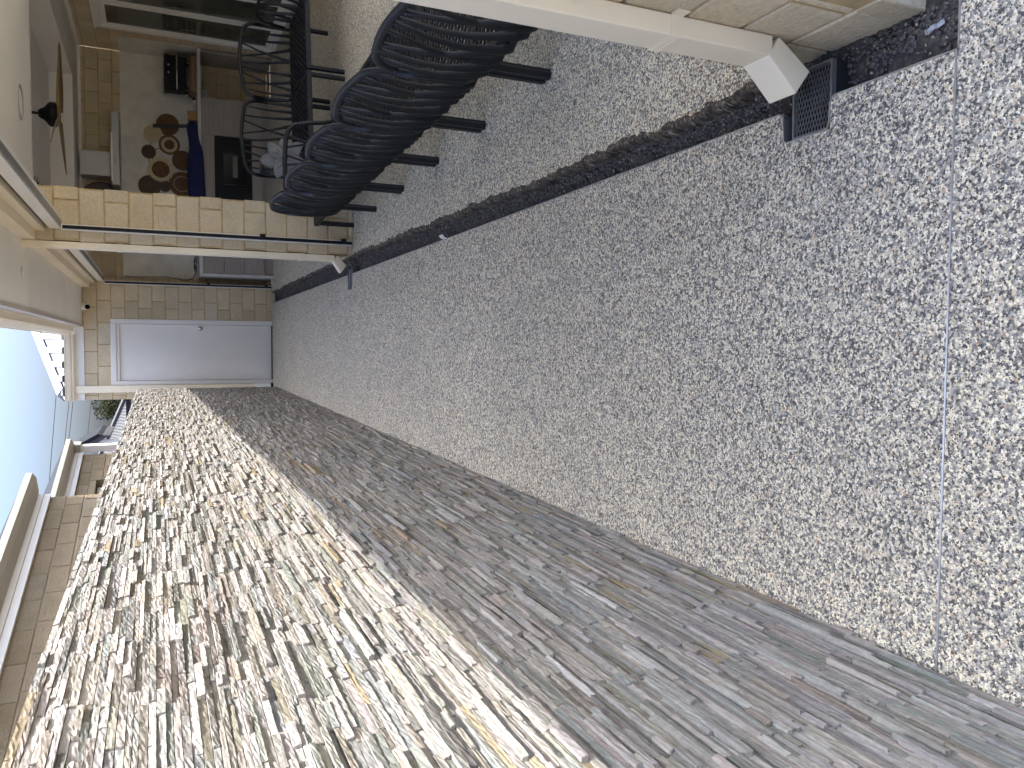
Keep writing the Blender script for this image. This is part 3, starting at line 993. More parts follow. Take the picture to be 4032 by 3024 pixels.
downpipe('big cream downpipe in the near foreground, emptying over the mesh grate', (0.789, 1.626, 0), 2.49, 0, (0.447, 1.6), (-0.090, -0.118))
downpipe('cream downpipe on the pillar between the two openings', (0.801, 6.998, 0), 2.494, 0, (0.43, 1.83), (-0.105, -0.092), zb=0.15)
t = thing('downpipe', 'cream downpipe beside the white door at the left end of the door wall', 'downpipe', (-0.5905, YD, 0), 0, 'cream downpipes')
mb = MB(); mb.box(-.048, .048, -.058, -.004, 0.27, 2.591); o = mb.obj('pipe', M['creamd'], t); bevel(o, .004, 2)
for z in (0.55, 1.95):
    mb = MB(); mb.box(-.051, .051, -.061, -.0585, z-.017, z+.017); mb.box(-.051, -.0485, -.0585, -.001, z-.017, z+.017); mb.box(.0485, .051, -.0585, -.001, z-.017, z+.017); mb.obj('strap', M['creamd'], t)
mb = MB(); mb.box(-.052, .052, -.064, -.002, 0.036, 0.268); o = mb.obj('shoe', M['offwhite'], t); bevel(o, .004, 2)
mb = MB(); mb.box(-.056, .056, -.066, -.001, -.02, 0.034); mb.obj('riser', M['black'], t)

# ------------------------------------------------------------------ roll-up blind gear
def blind_side(label, x, yface, zt, knobs):
    t = thing('blind_track', label, 'blind track', (x, yface, 0), 0, 'side tracks of the roll-up blinds')
    mb = MB(); mb.box(-.021, .021, -.045, -.002, 0.012, zt); o = mb.obj('channel', M['white'], t)
    mb = MB(); mb.box(-.013, .014, -.0485, -.0455, 0.012, zt-.01); mb.obj('zip_strip', M['black'], t)
    for z in knobs:
        mb = MB(); mb.box(-.012, .034, -.070, -.049, z-.022, z+.022); o = mb.obj('latch_knob', M['black'], t); bevel(o, .005, 2)
    return t
blind_side('white blind track with black insert on the middle pillar', 0.904, 6.95, 2.226, (0.085, 0.76))
blind_side('white blind track with black insert on the end wall beside the door', 0.878, YD, 2.222, (0.085, 0.885))
for a, b, l in ((1.76, 6.946, 'white blind head box across the near opening'), (7.372, YD-.003, 'white blind head box across the far opening')):
    t = thing('blind_headbox', l, 'blind box', (0.94, (a+b)/2, 2.27), 0, 'head boxes of the roll-up blinds')
    L = (b-a)/2
    mb = MB(); mb.box(-.048, .05, -L, L, -.040, .037); mb.obj('cover', M['white'], t)
    mb = MB(); mb.box(-.040, .012, -L, L, -.046, -.041); mb.obj('bottom_rail', M['steel'], t)
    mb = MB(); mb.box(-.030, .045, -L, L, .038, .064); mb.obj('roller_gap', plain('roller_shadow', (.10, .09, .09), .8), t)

# ------------------------------------------------------------------ ledgestone wall
WA = Vector((-0.7345, 0.0, 0)); WB = Vector((-0.589, 11.85, 0))
def wall_x(y): return -0.728 + 0.1355*(y-0.975)/10.588
WY0, WY1, WTOP = -1.6, 11.90, 1.832
wdir = Vector((0.1355, 10.588, 0)).normalized()
wnor = Vector((wdir.y, -wdir.x, 0))
wl_ = thing('stone_wall', 'long split ledgestone boundary wall along the left of the path, its top in sun', 'wall', (wall_x(WY0), WY0, 0))
WL = (WY1-WY0)/wdir.y
mb = MB()
poly = [(0, -.16, 0), (WL, -.16, 0), (WL, 0.0005, 0), (0, 0.0005, 0)]
wrz = math.atan2(wdir.y, wdir.x)
# local frame: x along the wall, y = away from the path (left); the face looks to -y
mb.box(0, WL, 0.004, 0.16, -.1, WTOP-.012)
o = mb.obj('wall_core', M['ledge_core'], wl_); o.rotation_euler = (0, 0, wrz)
PALS = [((.61, .57, .535), .21), ((.56, .545, .52), .20), ((.585, .535, .48), .17), ((.43, .43, .40), .12), ((.46, .47, .465), .10),
        ((.43, .395, .335), .07), ((.52, .43, .29), .025), ((.70, .685, .65), .08), ((.33, .32, .295), .025)]
pc_ = np.array([p[0] for p in PALS])*np.array([0.555, 0.540, 0.512]); pw_ = np.array([p[1] for p in PALS]); pw_ /= pw_.sum()
CH = 0.0136
rows = int((WTOP+0.02)/CH)
R = random.Random(21)
# panels of eight courses, about 0.6 m long, interlocking ends
stones = []
row = 0
z = -0.02
prow = 0
zrow = []
while z < WTOP-0.006:
    hh = CH*R.uniform(.78, 1.25)
    zrow.append((z, min(hh, WTOP-z)))
    z += hh
pid = {}
for r, (z0, hh) in enumerate(zrow):
    band = r//11
    off = (0.02 + band*0.305) % 0.61
    lock = R.choice((-.035, .0, .035))
    seams = []
    s = -off
    while s < WL+.61:
        seams.append(s + lock*.6 + R.uniform(-.010, .010)); s += 0.61
    for k, (s0, s1) in enumerate(zip(seams, seams[1:])):
        key = (band, k)
        if key not in pid:
            pid[key] = (np.random.default_rng(band*977+k).dirichlet(pw_*9.0), R.uniform(-.0025, .0025))
        wts, zoff = pid[key]
        u = s0
        while u < s1-0.004:
            L = R.choice((R.uniform(.05, .13), R.uniform(.11, .22), R.uniform(.15, .28), R.uniform(.18, .36)))
            if s1-(u+L) < .05:
                L = s1-u
            a, b = max(u, 0), min(u+L, WL)
            if b-a > .015:
                ci = R.choices(range(len(PALS)), wts*0.75+pw_*0.25)[0]
                base = pc_[ci]*R.uniform(.84, 1.12) + np.array([R.uniform(-.009, .009) for _ in range(3)])
                pr = R.choice((.006, .008, .009, .010, .0105, .011, .012, .013, .0175)) + R.uniform(-.001, .001)
                stones.append((a, b, z0, hh, pr, tuple(np.clip(base, .05, .82)), R.random()))
            u += L
def stone_geo(st, fine):
    a, b, z0, hh, pr, col, seed = st
    rr_ = random.Random(seed)
    n = max(2, int((b-a)/(.016 if fine else .05)))
    m = 3 if fine else 2
    g = .0007
    amp = .0014
    vs = []; fs = []
    tilt = rr_.uniform(-.002, .002); twist = rr_.uniform(-.003, .003)
    for i in range(n+1):
        u = a+g + (b-a-2*g)*i/n
        for j in range(m+1):
            t = j/m
            edge = (i in (0, n)) or (j in (0, m))
            y = -(pr + (t-.5)*tilt*2 + (i/n-.5)*twist + rr_.uniform(-amp, amp)*(1.0 if not edge else .8))
            zz = z0+g + (hh-2*g)*t + (rr_.uniform(-.0005, .0005))
            uu = u + (rr_.uniform(-.0016, .0016) if i in (0, n) else rr_.uniform(-.004, .004)*(b-a)/n/.02*.4)
            vs.append((uu, min(y, -.0015), zz))
    nf0 = len(vs)
    w = m+1
    for i in range(n):
        for j in range(m):
            fs.append((i*w+j, (i+1)*w+j, (i+1)*w+j+1, i*w+j+1))
    border = [i*w for i in range(n+1)] + [n*w+j for j in range(1, m+1)] + [i*w+m for i in range(n-1, -1, -1)] + [j for j in range(m-1, 0, -1)]
    back = []
    for q in border:
        p = vs[q]
        back.append(len(vs)); vs.append((p[0], 0.006, p[2]))
    k = len(border)
    for i in range(k):
        j = (i+1) % k
        fs.append((border[j], border[i], back[i], back[j]))
    return vs, fs, col
# which stones show largest
Rw = Matrix.Rotation(wrz, 3, 'Z'); Ow = Vector((wall_x(WY0), WY0, 0))
scored = []
for i, st in enumerate(stones):
    c = [project(Ow + Rw @ Vector((u, -st[4], zz))) for u, zz in ((st[0], st[2]), (st[1], st[2]), (st[1], st[2]+st[3]), (st[0], st[2]+st[3]))]
    if any(p is None for p in c):
        scored.append(0.0); continue
    xs_ = [min(max(p[0], 0), 4032) for p in c]; ys_ = [min(max(p[1], 0), 3024) for p in c]
    ar = 0.0
    for k in range(4):
        k2 = (k+1) % 4
        ar += xs_[k]*ys_[k2]-xs_[k2]*ys_[k]
    scored.append(abs(ar)/2)
order = sorted(range(len(stones)), key=lambda i: -scored[i])
top300 = set(order[:300])
fine_set = set(order[:4500])
rest = MB(); rest.c = []
for i, st in enumerate(stones):
    if st[0] + WY0 < 0.55 and scored[i] == 0:
        pass
    vs, fs, col = stone_geo(st, i in fine_set)
    if i in top300:
        mb = MB(); mb.add(vs, fs, col)
        o = mb.obj('stone', M['ledge'], wl_, fix=False); o.rotation_euler = (0, 0, wrz)
    else:
        rest.add(vs, fs, col)
o = rest.obj('stones', M['ledge'], wl_, fix=False); o.rotation_euler = (0, 0, wrz); o['kind'] = 'stuff'

# ------------------------------------------------------------------ outdoor kitchen
YF = 12.03
bench = thing('kitchen_bench', 'outdoor kitchen bench with pale stone top, waterfall end and grey brown cupboards', 'bench', (1.0, YK, 0))
def kb_(x0, x1, y0, y1, z0, z1, nm, mat, bv=0.0, par=bench):
    mb = MB(); mb.box(x0-1.0, x1-1.0, y0-YK, y1-YK, z0, z1)
    o = mb.obj(nm, mat, par)
    if bv: bevel(o, bv, 1)
    return o
kb_(0.998, 4.155, YF, YK-.016, .960, 1.002, 'bench_top', M['stone_top'], .002)
kb_(0.998, 1.038, YF, YK-.016, 0.0, .959, 'waterfall_end', M['stone_top'], .002)
for z0, z1 in ((.131, .400), (.404, .676), (.680, .956)):
    kb_(1.042, 1.62, YF+.015, YF+.035, z0, z1, 'drawer_front', M['veneer'], .001)
for x0, x1 in ((1.624, 2.098),):
    kb_(x0, x1, YF+.015, YF+.035, .131, .956, 'cupboard_door', M['veneer'], .001)
kb_(2.984, 3.497, YF+.015, YF+.035, .131, .956, 'cupboard_door', M['veneer'], .001)
kb_(2.102, 2.980, YF+.015, YF+.035, .788, .956, 'filler_panel', M['veneer'], .001)
kb_(2.102, 2.980, YF+.015, YF+.035, .131, .284, 'filler_panel', M['veneer'], .001)
kb_(1.042, 3.497, YF+.055, YF+.07, .0, .128, 'kickboard', M['veneer'])
kb_(1.042, 2.098, YF+.037, YK-.02, .128, .957, 'carcass', M['veneer'])
kb_(2.984, 3.495, YF+.037, YK-.02, .128, .957, 'carcass', M['veneer'])
kb_(4.118, 4.150, YF+.012, YK-.02, .0, .957, 'end_panel', M['veneer'])
fr_ = thing('bar_fridge', 'black glass fronted appliance built into the kitchen bench', 'fridge', (2.54, YF, 0.286))
mb = MB(); mb.box(-.436, .436, .004, .5, 0, .498); o = mb.obj('body', M['black'], fr_); bevel(o, .004, 1)
mb = MB(); mb.box(-.26, .21, -.004, .003, .075, .385); mb.obj('glass_door', M['oven'], fr_)
mb = MB(); mb.box(-.24, -.232, -.007, -.0045, .08, .38); mb.obj('trim_line', plain('dark_steel', (.05, .05, .052), .4, .6), fr_)
mb = MB(); mb.box(.18, .188, -.007, -.0045, .08, .38); mb.obj('trim_line', plain('dark_steel_b', (.05, .05, .052), .4, .6), fr_)
mb = MB(); mb.box(-.13, .17, -.0068, -.0045, .195, .262); mb.obj('display_panel', plain('dull_display', (.11, .105, .085), .3), fr_)

sp = thing('splashback', 'pale grey splashback panels behind the kitchen bench and round its corner', 'splashback', (2.5, YK, 1.0))
mb = MB(); mb.box(.993-2.5, XS-.012-2.5, -.014, -.002, .003, .995); mb.obj('back_panel', M['splash'], sp)
mb = MB(); mb.box(XS-.0115-2.5, XS-.001-2.5, 12.05-YK, -.002, .003, 1.0); mb.obj('side_panel', M['splash'], sp)
c = thing('power_lead', 'thin dark cable hanging down the splashback seen through the far opening', 'cable', (1.05, YK-.016, 1.9))
mb = MB()
pp = [(-.045, -.004, .08), (-.05, -.006, -.15), (-.035, -.005, -.45), (-.06, -.006, -.62), (-.09, -.006, -.74), (-.04, -.008, -.83), (.06, -.008, -.88), (.16, -.01, -.872), (.26, -.01, -.885)]
mb.sweep(pp, .004, n=6); mb.obj('lead', M['twig'], c, smooth=True)
mb = MB()
for k in range(3):
    mb.sweep([(.05+.012*k, -.012-.004*k, -.86), (.12, -.014-.003*k, -.845-.01*k), (.20, -.012, -.855+.006*k), (.27+.01*k, -.012, -.87)], .004, n=6)
mb.obj('coil', M['twig'], c, smooth=True)

hood = thing('range_hood', 'stainless steel range hood with square flue on the kitchen wall', 'range hood', (2.62, YK, 2.0))
mb = MB(); mb.box(2.345-2.62, 2.670-2.62, -.31, -.002, .105, .49); o = mb.obj('flue', M['steel'], hood)
mb = MB(); mb.box(2.20-2.62, 3.19-2.62, -.50, -.016, 0.0, .095); o = mb.obj('canopy', M['steel'], hood); bevel(o, .004, 1)
mb = MB(); mb.box(2.25-2.62, 2.90-2.62, -.52, -.501, .083, .103); mb.obj('front_lip', M['white'], hood)
mb = MB()
for k in range(4): mb.lathe([(.006, 0), (.006, -.004)], (-.12+.025*k, -.5005, .05), 10, 'y')
mb.obj('button', M['black'], hood)

# bench top things
gr = thing('tabletop_grill', 'black tabletop grill with a bright bar handle on the bench', 'grill', (3.85, 12.36, 1.102))
mb = MB(); mb.box(-.235, .225, -.15, .15, .03, .30); o = mb.obj('body', M['black'], gr); bevel(o, .03, 2)
mb = MB(); mb.box(-.24, .23, -.152, .14, .27, .325); o = mb.obj('lid', M['black'], gr); bevel(o, .012, 2)
mb = MB(); mb.sweep([(-.24, -.155, .165), (-.262, -.215, .160), (-.25, -.228, .160), (.22, -.228, .160), (.232, -.215, .160), (.225, -.155, .165)], .012, n=8); mb.obj('handle', M['chrome'], gr, smooth=True)
for x in (-.025, .08):
    mb = MB(); mb.lathe([(.016, 0), (.016, -.014), (.008, -.018)], (x, -.151, .262), 14, 'y'); mb.obj('knob', M['chrome'], gr, smooth=True)
for x in (-.2, .19):
    for y in (-.10, .10):
        mb = MB(); mb.lathe([(.018, 0), (.018, .03)], (x, y, 0.0), 10); mb.obj('foot', M['black'], gr)
bd = MB(); bd.box(3.585, 4.095, 12.17, 12.52, 1.0035, 1.033); o = bd.obj('chopping_board', M['boardwood']); bevel(o, .004, 2); tag(o, 'lower striped timber board under the black grill', 'board', 'timber boards under the grill')
bd = MB(); bd.box(3.60, 4.085, 12.19, 12.50, 1.0345, 1.066); o = bd.obj('chopping_board', M['boardwood']); bevel(o, .004, 2); tag(o, 'middle timber board of the stack under the black grill', 'board', 'timber boards under the grill')
bd = MB(); bd.box(3.595, 4.09, 12.18, 12.51, 1.0675, 1.1005); o = bd.obj('chopping_board', wood_mat('dark_acacia', (.10, .045, .022), (.30, .17, .08), (1.5, 12, 20))); bevel(o, .004, 2); tag(o, 'top dark timber board touching the black grill feet', 'board', 'timber boards under the grill')
pl_ = thing('power_plug', 'white plug and black lead on the bench beside the grill', 'plug', (3.50, 12.38, 1.003))
mb = MB(); mb.box(-.045, .03, -.03, .03, 0, .045); o = mb.obj('plug_body', M['white'], pl_); bevel(o, .012, 2)
mb = MB(); mb.box(.03, .062, -.016, .016, .012, .052); o = mb.obj('plug_neck', M['black'], pl_)
mb = MB(); mb.sweep([(.05, 0, .045), (.08, 0, .075), (.105, .0, .105), (.115, 0, .15)], .006, n=8); mb.obj('lead', M['black'], pl_, smooth=True)
so_ = thing('wall_socket', 'white double wall socket on the blocks under the bench', 'socket', (3.72, YK-.002, .875))
mb = MB(); mb.box(-.06, .06, -.012, 0, -.038, .038); o = mb.obj('plate', plain('socket_white', (.66, .66, .66), .4), so_); bevel(o, .004, 1)
for x in (-.04, .02):
    mb = MB(); mb.box(x, x+.02, -.016, -.0125, -.012, .014); mb.obj('switch', M['white'], so_)
bx = thing('wooden_box', 'small honey coloured wooden block at the end of the blue cloth', 'box', (3.22, 12.13, 1.0025))
mb = MB(); mb.box(-.05, .055, -.06, .06, 0, .125); o = mb.obj('body', M['orangewood'], bx); bevel(o, .006, 2)
mb = MB(); mb.box(.0565, .072, -.058, .058, .01, .13); o = mb.obj('end_flap', M['orangewood'], bx)
mb = MB(); mb.bar((3.145, 12.30, 1.006), (3.165, 12.60, 1.575), .050, .010, (0, 1, 0)); o = mb.obj('dark_strap', plain('charcoal_strip', (.045, .047, .05), .6)); tag(o, 'dark grey flat strip leaning on the splashback above the blue cloth', 'strip')
# blue cloth laid along the bench edge
mb = MB()
prof = [(3.15, 1.155, 1.006), (3.05, 1.15, 1.004), (2.95, 1.135, .995), (2.88, 1.125, .985), (2.80, 1.118, .955), (2.74, 1.125, .935), (2.62, 1.145, .925), (2.46, 1.153, .918), (2.30, 1.15, .915), (2.12, 1.14, .905), (2.06, 1.135, .90)]
rcl = random.Random(4)
vs = []; fs = []
nk = 9
for x, zt, zb in prof:
    w = .10 + rcl.uniform(-.01, .012)
    loop = [(x, YF+.19, 1.0035), (x, YF+.185, zt-.03), (x, YF+.15+rcl.uniform(-.01, .01), zt), (x, YF+.06, zt-.004+rcl.uniform(-.004, .004)), (x, YF+.0-.012, zt-.035), (x, YF-.022+rcl.uniform(-.008, .004), (zt+zb)/2), (x, YF-.020+rcl.uniform(-.006, .004), zb), (x, YF-.008, zb+.004), (x, YF-.006, max(zb+.02, 1.0035))]
    vs += loop
for i in range(len(prof)-1):
    for j in range(nk):
        j2 = (j+1) % nk
        fs.append((i*nk+j, i*nk+j2, (i+1)*nk+j2, (i+1)*nk+j))
fs.append(tuple(range(nk))); fs.append(tuple((len(prof)-1)*nk+j for j in range(nk)))
mb.add(vs, fs)
o = mb.obj('blue_cloth', M['navy'], smooth=True)
md = o.modifiers.new('s', 'SUBSURF'); md.levels = 2; md.render_levels = 2
tag(o, 'navy blue cover lying along the front edge of the kitchen bench', 'cloth')

# woven wall art: round baskets joined on thin wires
art = thing('wall_art', 'cluster of round woven baskets in brown and straw hung on the splashback', 'wall art', (2.7, YK-.016, 1.45))
BK = [(3.205, 1.382, .150, 'weave', 'wicker', 'wicker'), (3.05, 1.577, .122, 'weave', 'straw', 'straw'), (2.917, 1.364, .138, 'ring', 'wicker', 'straw'),
      (2.793, 1.638, .092, 'weave', 'wickerd', 'wickerd'), (2.707, 1.187, .140, 'weave', 'wicker', 'wickerd'), (2.55, 1.483, .168, 'bowl', 'straw', 'gloss_brown'),
      (2.368, 1.201, .173, 'ring2', 'wicker', 'wickerd'), (2.306, 1.632, .145, 'weave', 'wickerd', 'wickerd'), (2.318, 1.427, .075, 'weave', 'wickerd', 'wickerd')]
def slats(c, r0, r1, n, y0, th, gapf=.25):
    mb = MB()
    for k in range(n):
        a0 = 2*math.pi*(k+gapf/2)/n; a1 = 2*math.pi*(k+1-gapf/2)/n
        pts_ = [(c[0]+r*math.cos(a), y0, c[2]+r*math.sin(a)) for r, a in ((r0, a0), (r1, a0), (r1, a1), (r0, a1))]
        mb.prism(pts_, (0, 0, 0), (0, -th, 0))
    return mb
for i, (x, z, r, kind, m0, m1) in enumerate(BK):
    c = (x-2.7, -.012-.005*(i % 3), z-1.45)
    mb = MB()
    if kind == 'bowl':
        mb.lathe([(.02, -.004), (r*.70, -.004), (r*.70, -.012), (r*.02, -.014)], c, 32, 'y')
    else:
        mb.lathe([(r*.96, 0), (r*.97, -.004), (r*.5, -.006), (.01, -.008)], c, 32, 'y')
    bk = mb.obj('basket', M[m1], art)
    if kind == 'weave':
        slats(c, r*.16, r*.52, 14, c[1]-.009, .006, .3).obj('weave', M[m0], bk)
        slats(c, r*.56, r*.82, 26, c[1]-.008, .006, .4).obj('weave', M[m0], bk)
    elif kind == 'ring':
        slats(c, r*.80, r*1.0, 40, c[1]-.006, .010, .12).obj('weave', M['wicker'], bk)
        slats(c, r*.53, r*.77, 30, c[1]-.008, .012, .08).obj('weave', M['straw'], bk)
        mm = MB(); mm.lathe([(r*.5, -.010), (r*.48, -.013), (.01, -.014)], c, 28, 'y'); mm.obj('centre', M['gloss_brown'], bk)
    elif kind == 'bowl':
        slats(c, r*.70, r*1.02, 40, c[1]-.004, .020, .06).obj('weave', M['straw'], bk)
    else:
        slats(c, r*.72, r*1.0, 40, c[1]-.006, .010, .1).obj('weave', M['wicker'], bk)
        slats(c, r*.60, r*.66, 36, c[1]-.010, .010, .3).obj('weave', M['straw'], bk)
        slats(c, r*.15, r*.55, 18, c[1]-.009, .008, .35).obj('weave', M['wicker'], bk)
    mm = MB()
    n_ = 36
    for k in range(n_):
        a0, a1 = 2*math.pi*k/n_, 2*math.pi*(k+1)/n_
        mm.bar((c[0]+r*math.cos(a0), c[1]-.004, c[2]+r*math.sin(a0)), (c[0]+r*math.cos(a1), c[1]-.004, c[2]+r*math.sin(a1)), .009, .009, (0, 1, 0))
    mm.obj('rim', M[m0], bk)
mb = MB()
for a, b in ((1, 3), (1, 2), (3, 2), (3, 5), (3, 7), (2, 4), (0, 4), (5, 4), (5, 6), (7, 8), (8, 6), (0, 2)):
    mb.bar((BK[a][0]-2.7, -.004, BK[a][1]-1.45), (BK[b][0]-2.7, -.004, BK[b][1]-1.45), .008, .006, (0, 1, 0))
mb.obj('wire', M['twig'], art)
dk = thing('dark_plaque', 'round dark plaque on the kitchen wall peeping past the middle pillar', 'plaque', (2.00, YK-.15, 2.25))
mb = MB(); mb.lathe([(.27, 0), (.285, -.008), (.27, -.016), (.22, -.012), (.02, -.012)], (0, 0, 0), 40, 'y'); mb.obj('disc', plain('dark_plum', (.030, .012, .012), .5), dk)
mb = MB(); mb.box(-.02, .02, .001, .148, -.02, .02); mb.obj('bracket', M['black'], dk)

# ------------------------------------------------------------------ ceiling fittings
fan = thing('ceiling_fan', 'black ceiling fan with three timber blades hanging from the raised ceiling', 'fan', (2.40, 9.55, 0))
mb = MB(); mb.lathe([(.065, ZT-.001), (.062, ZT-.03), (.045, ZT-.06), (.018, ZT-.065)], n=24); mb.obj('canopy', M['black'], fan, smooth=True)
mb = MB(); mb.lathe([(.014, ZT-.05), (.014, 2.62)], n=14); mb.obj('rod', M['black'], fan, smooth=True)
mb = MB(); mb.lathe([(.030, 2.655), (.045, 2.64), (.06, 2.61), (.075, 2.59), (.11, 2.565), (.125, 2.545), (.125, 2.50), (.115, 2.485), (.05, 2.478)], n=28); mb.obj('motor', M['black'], fan, smooth=True)
def fan_blade():
    mb = MB()
    n = 10
    vs = []; fs = []
    for i in range(n+1):
        t = i/n
        x = .06 + .80*t
        w = .085*(1-t)**.6 + .045 + .035*math.sin(math.pi*min(1, t*1.4))
        if t > .93: w *= .55
        yc = .035*math.sin(math.pi*t*.9)
        tw = -.34*(1-.35*t)
        for sgn in (-1, 1):
            for hz in (-.004, .004):
                vs.append((x, yc+sgn*w/2*math.cos(tw), 2.462 + sgn*w/2*math.sin(tw) + hz + .012*t))
    for i in range(n):
        a = i*4; b = a+4
        fs += [(a, b, b+2, a+2), (a+1, a+3, b+3, b+1), (a, a+1, b+1, b), (a+2, b+2, b+3, a+3)]
    fs += [(0, 2, 3, 1), (n*4, n*4+1, n*4+3, n*4+2)]
    mb.add(vs, fs)
    return mb.mesh('blade', M['fanwood'], True)
bmesh_ = fan_blade()
for a in (16, 122, 238):
    o = link('blade', bmesh_, fan); o.rotation_euler = (0, 0, math.radians(a))
mb = MB(); mb.lathe([(.085, 2.476), (.08, 2.455), (.03, 2.450)], n=24); mb.obj('hub', M['fanwood'], fan, smooth=True)

spk = thing('ceiling_speaker', 'flush round white speaker in the lower ceiling above the near opening', 'speaker', (1.92, 7.36, ZC))
mb = MB(); mb.lathe([(.121, -.0005), (.02, -.0035)], n=40); mb.obj('grille', M['ceiling'], spk)
mb = MB(); mb.lathe([(.138, -.0005), (.137, -.008), (.122, -.009), (.1215, -.001)], n=40); mb.obj('rim', plain('speaker_rim', (.40, .38, .35), .6), spk)
def downlight(x, y, z, label, r=.045):
    t = thing('downlight', label, 'downlight', (x, y, z), 0, 'recessed downlights')
    mb = MB(); mb.lathe([(r, -.0005), (r, -.004), (r*.85, -.006), (r*.78, -.0025), (r*.1, -.002)], n=28); mb.obj('rim', M['white'], t)
    mb = MB(); mb.lathe([(r*.72, -.0031), (r*.1, -.0041)], n=24); mb.obj('lens', M['offwhite'], t)
    return t
downlight(0.545, 10.62, 2.4945, 'white downlight in the eave nearer the door wall')
downlight(0.550, 6.98, 2.4915, 'white downlight in the eave level with the middle pillar')
downlight(3.20, 11.55, ZT-.0005, 'downlight in the raised tray ceiling')
downlight(3.40, 12.16, ZC-.0005, 'downlight in the ceiling edge above the kitchen')
cc_ = thing('security_camera', 'white dome security camera with black lens under the eave by the door wall', 'security camera', (0.533, 12.10, 2.4945))
mb = MB(); mb.lathe([(.052, -.0005), (.052, -.022), (.046, -.026)], n=28); mb.obj('base', M['white'], cc_, smooth=False)
mb = MB(); mb.lathe([(.044, -.026), (.046, -.045), (.044, -.065), (.034, -.086), (.012, -.096)], n=28); mb.obj('ball', M['white'], cc_, smooth=True)
mb = MB()
ld = Vector((-.10, -.82, -.45)).normalized()
mb.sweep([Vector((0, 0, -.058))+ld*.036, Vector((0, 0, -.058))+ld*.050], [.033, .031], n=20); mb.obj('lens', M['oven'], cc_)
tw = thing('dried_sprig', 'small dark dried sprig tucked under the ceiling at the top of the middle pillar', 'sprig', (1.24, 7.15, 2.42))
mb = MB()
rt_ = random.Random(9)
mb.sweep([(-.02, 0, .11), (0, 0, .02), (.03, 0, -.03)], [.004, .004, .002], n=6)
for k in range(13):
    a = rt_.uniform(-2.6, 1.2); L = rt_.uniform(.03, .085)
    b0 = Vector((rt_.uniform(-.02, .035), rt_.uniform(-.02, .02), rt_.uniform(-.03, .06)))
    d0 = Vector((math.cos(a), rt_.uniform(-.4, .4), math.sin(a)*.8))
    mb.sweep([b0, b0+d0*L*.5+Vector((0, 0, .006)), b0+d0*L], [.0035, .0035, .001], n=5)
mb.obj('stems', M['twig'], tw, smooth=True)

# ------------------------------------------------------------------ lounge chairs
CWD = 0.742
def arch_pts(w, ztop, zbot, r, crown, ybase=-.030, lean=.012):
    """half of the top rail outline sampled left to right: (x, y, z)"""
    pts = []
    hw = w/2 - .012
    pts.append((-hw+.018, ybase+.03, zbot)); pts.append((-hw+.004, ybase, zbot+.06)); pts.append((-hw, ybase-.006, (zbot+ztop)/2))
    pts.append((-hw, ybase, ztop-r-.02))
    for k in range(7):
        a = math.pi - math.pi/2*k/6
        pts.append((-hw+r+r*math.cos(a), ybase+lean*(k/6), ztop-crown-r+r*math.sin(a)))
    for k in range(1, 8):
        t = k/8
        x = (-hw+r) + (2*hw-2*r)*t
        pts.append((x, ybase+lean, ztop-crown+crown*math.sin(math.pi*t)))
    right = [(-p[0], p[1], p[2]) for p in reversed(pts[:11])]
    return pts + right
TOPS = [-.475, -.41, -.30, -.235, -.045, .055, .115, .19, .345]   # rib heads over the width (crossing pairs included)
FEET = [-.415, -.315, -.235, -.135, -.215, -.045, .145, .355, .26]
TOPS = [-.43, -.30, -.225, -.04, .06, .115, .195, .345, .43]
FEET = [-.42, -.32, -.055, -.215, -.05, .15, .365, .255, .445]
def rib_path(xt, xb, ztop, zbot, ytop, bul=.014):
    pts = []
    for t, y in ((0, ytop), (.15, ytop-.006-bul*.3), (.35, ytop-.010-bul), (.6, ytop-.010-bul*1.2), (.8, ytop-.004-bul*.8)):
        pts.append((xt+(xb-xt)*min(1, t*1.02), y, ztop+(zbot+.045-ztop)*t))
    pts.append((xb, ytop-.002, zbot+.050)); pts.append((xb, ytop+.014, zbot+.012)); pts.append((xb, ytop+.045, zbot-.004)); pts.append((xb, ytop+.10, zbot+.006))
    return pts
def rib_mesh(xt, xb, ztop, zbot, ytop):
    mb = MB()
    mb.sweep(rib_path(xt, xb, ztop, zbot, ytop), [.0078, .0080, .0085, .0100, .0125, .0165, .0195, .0195, .013], [.0095, .0105, .0115, .0130, .0160, .0205, .0225, .021, .013], side=(1, 0, 0), n=8)
    return mb.mesh('rib', M['resin'], True)
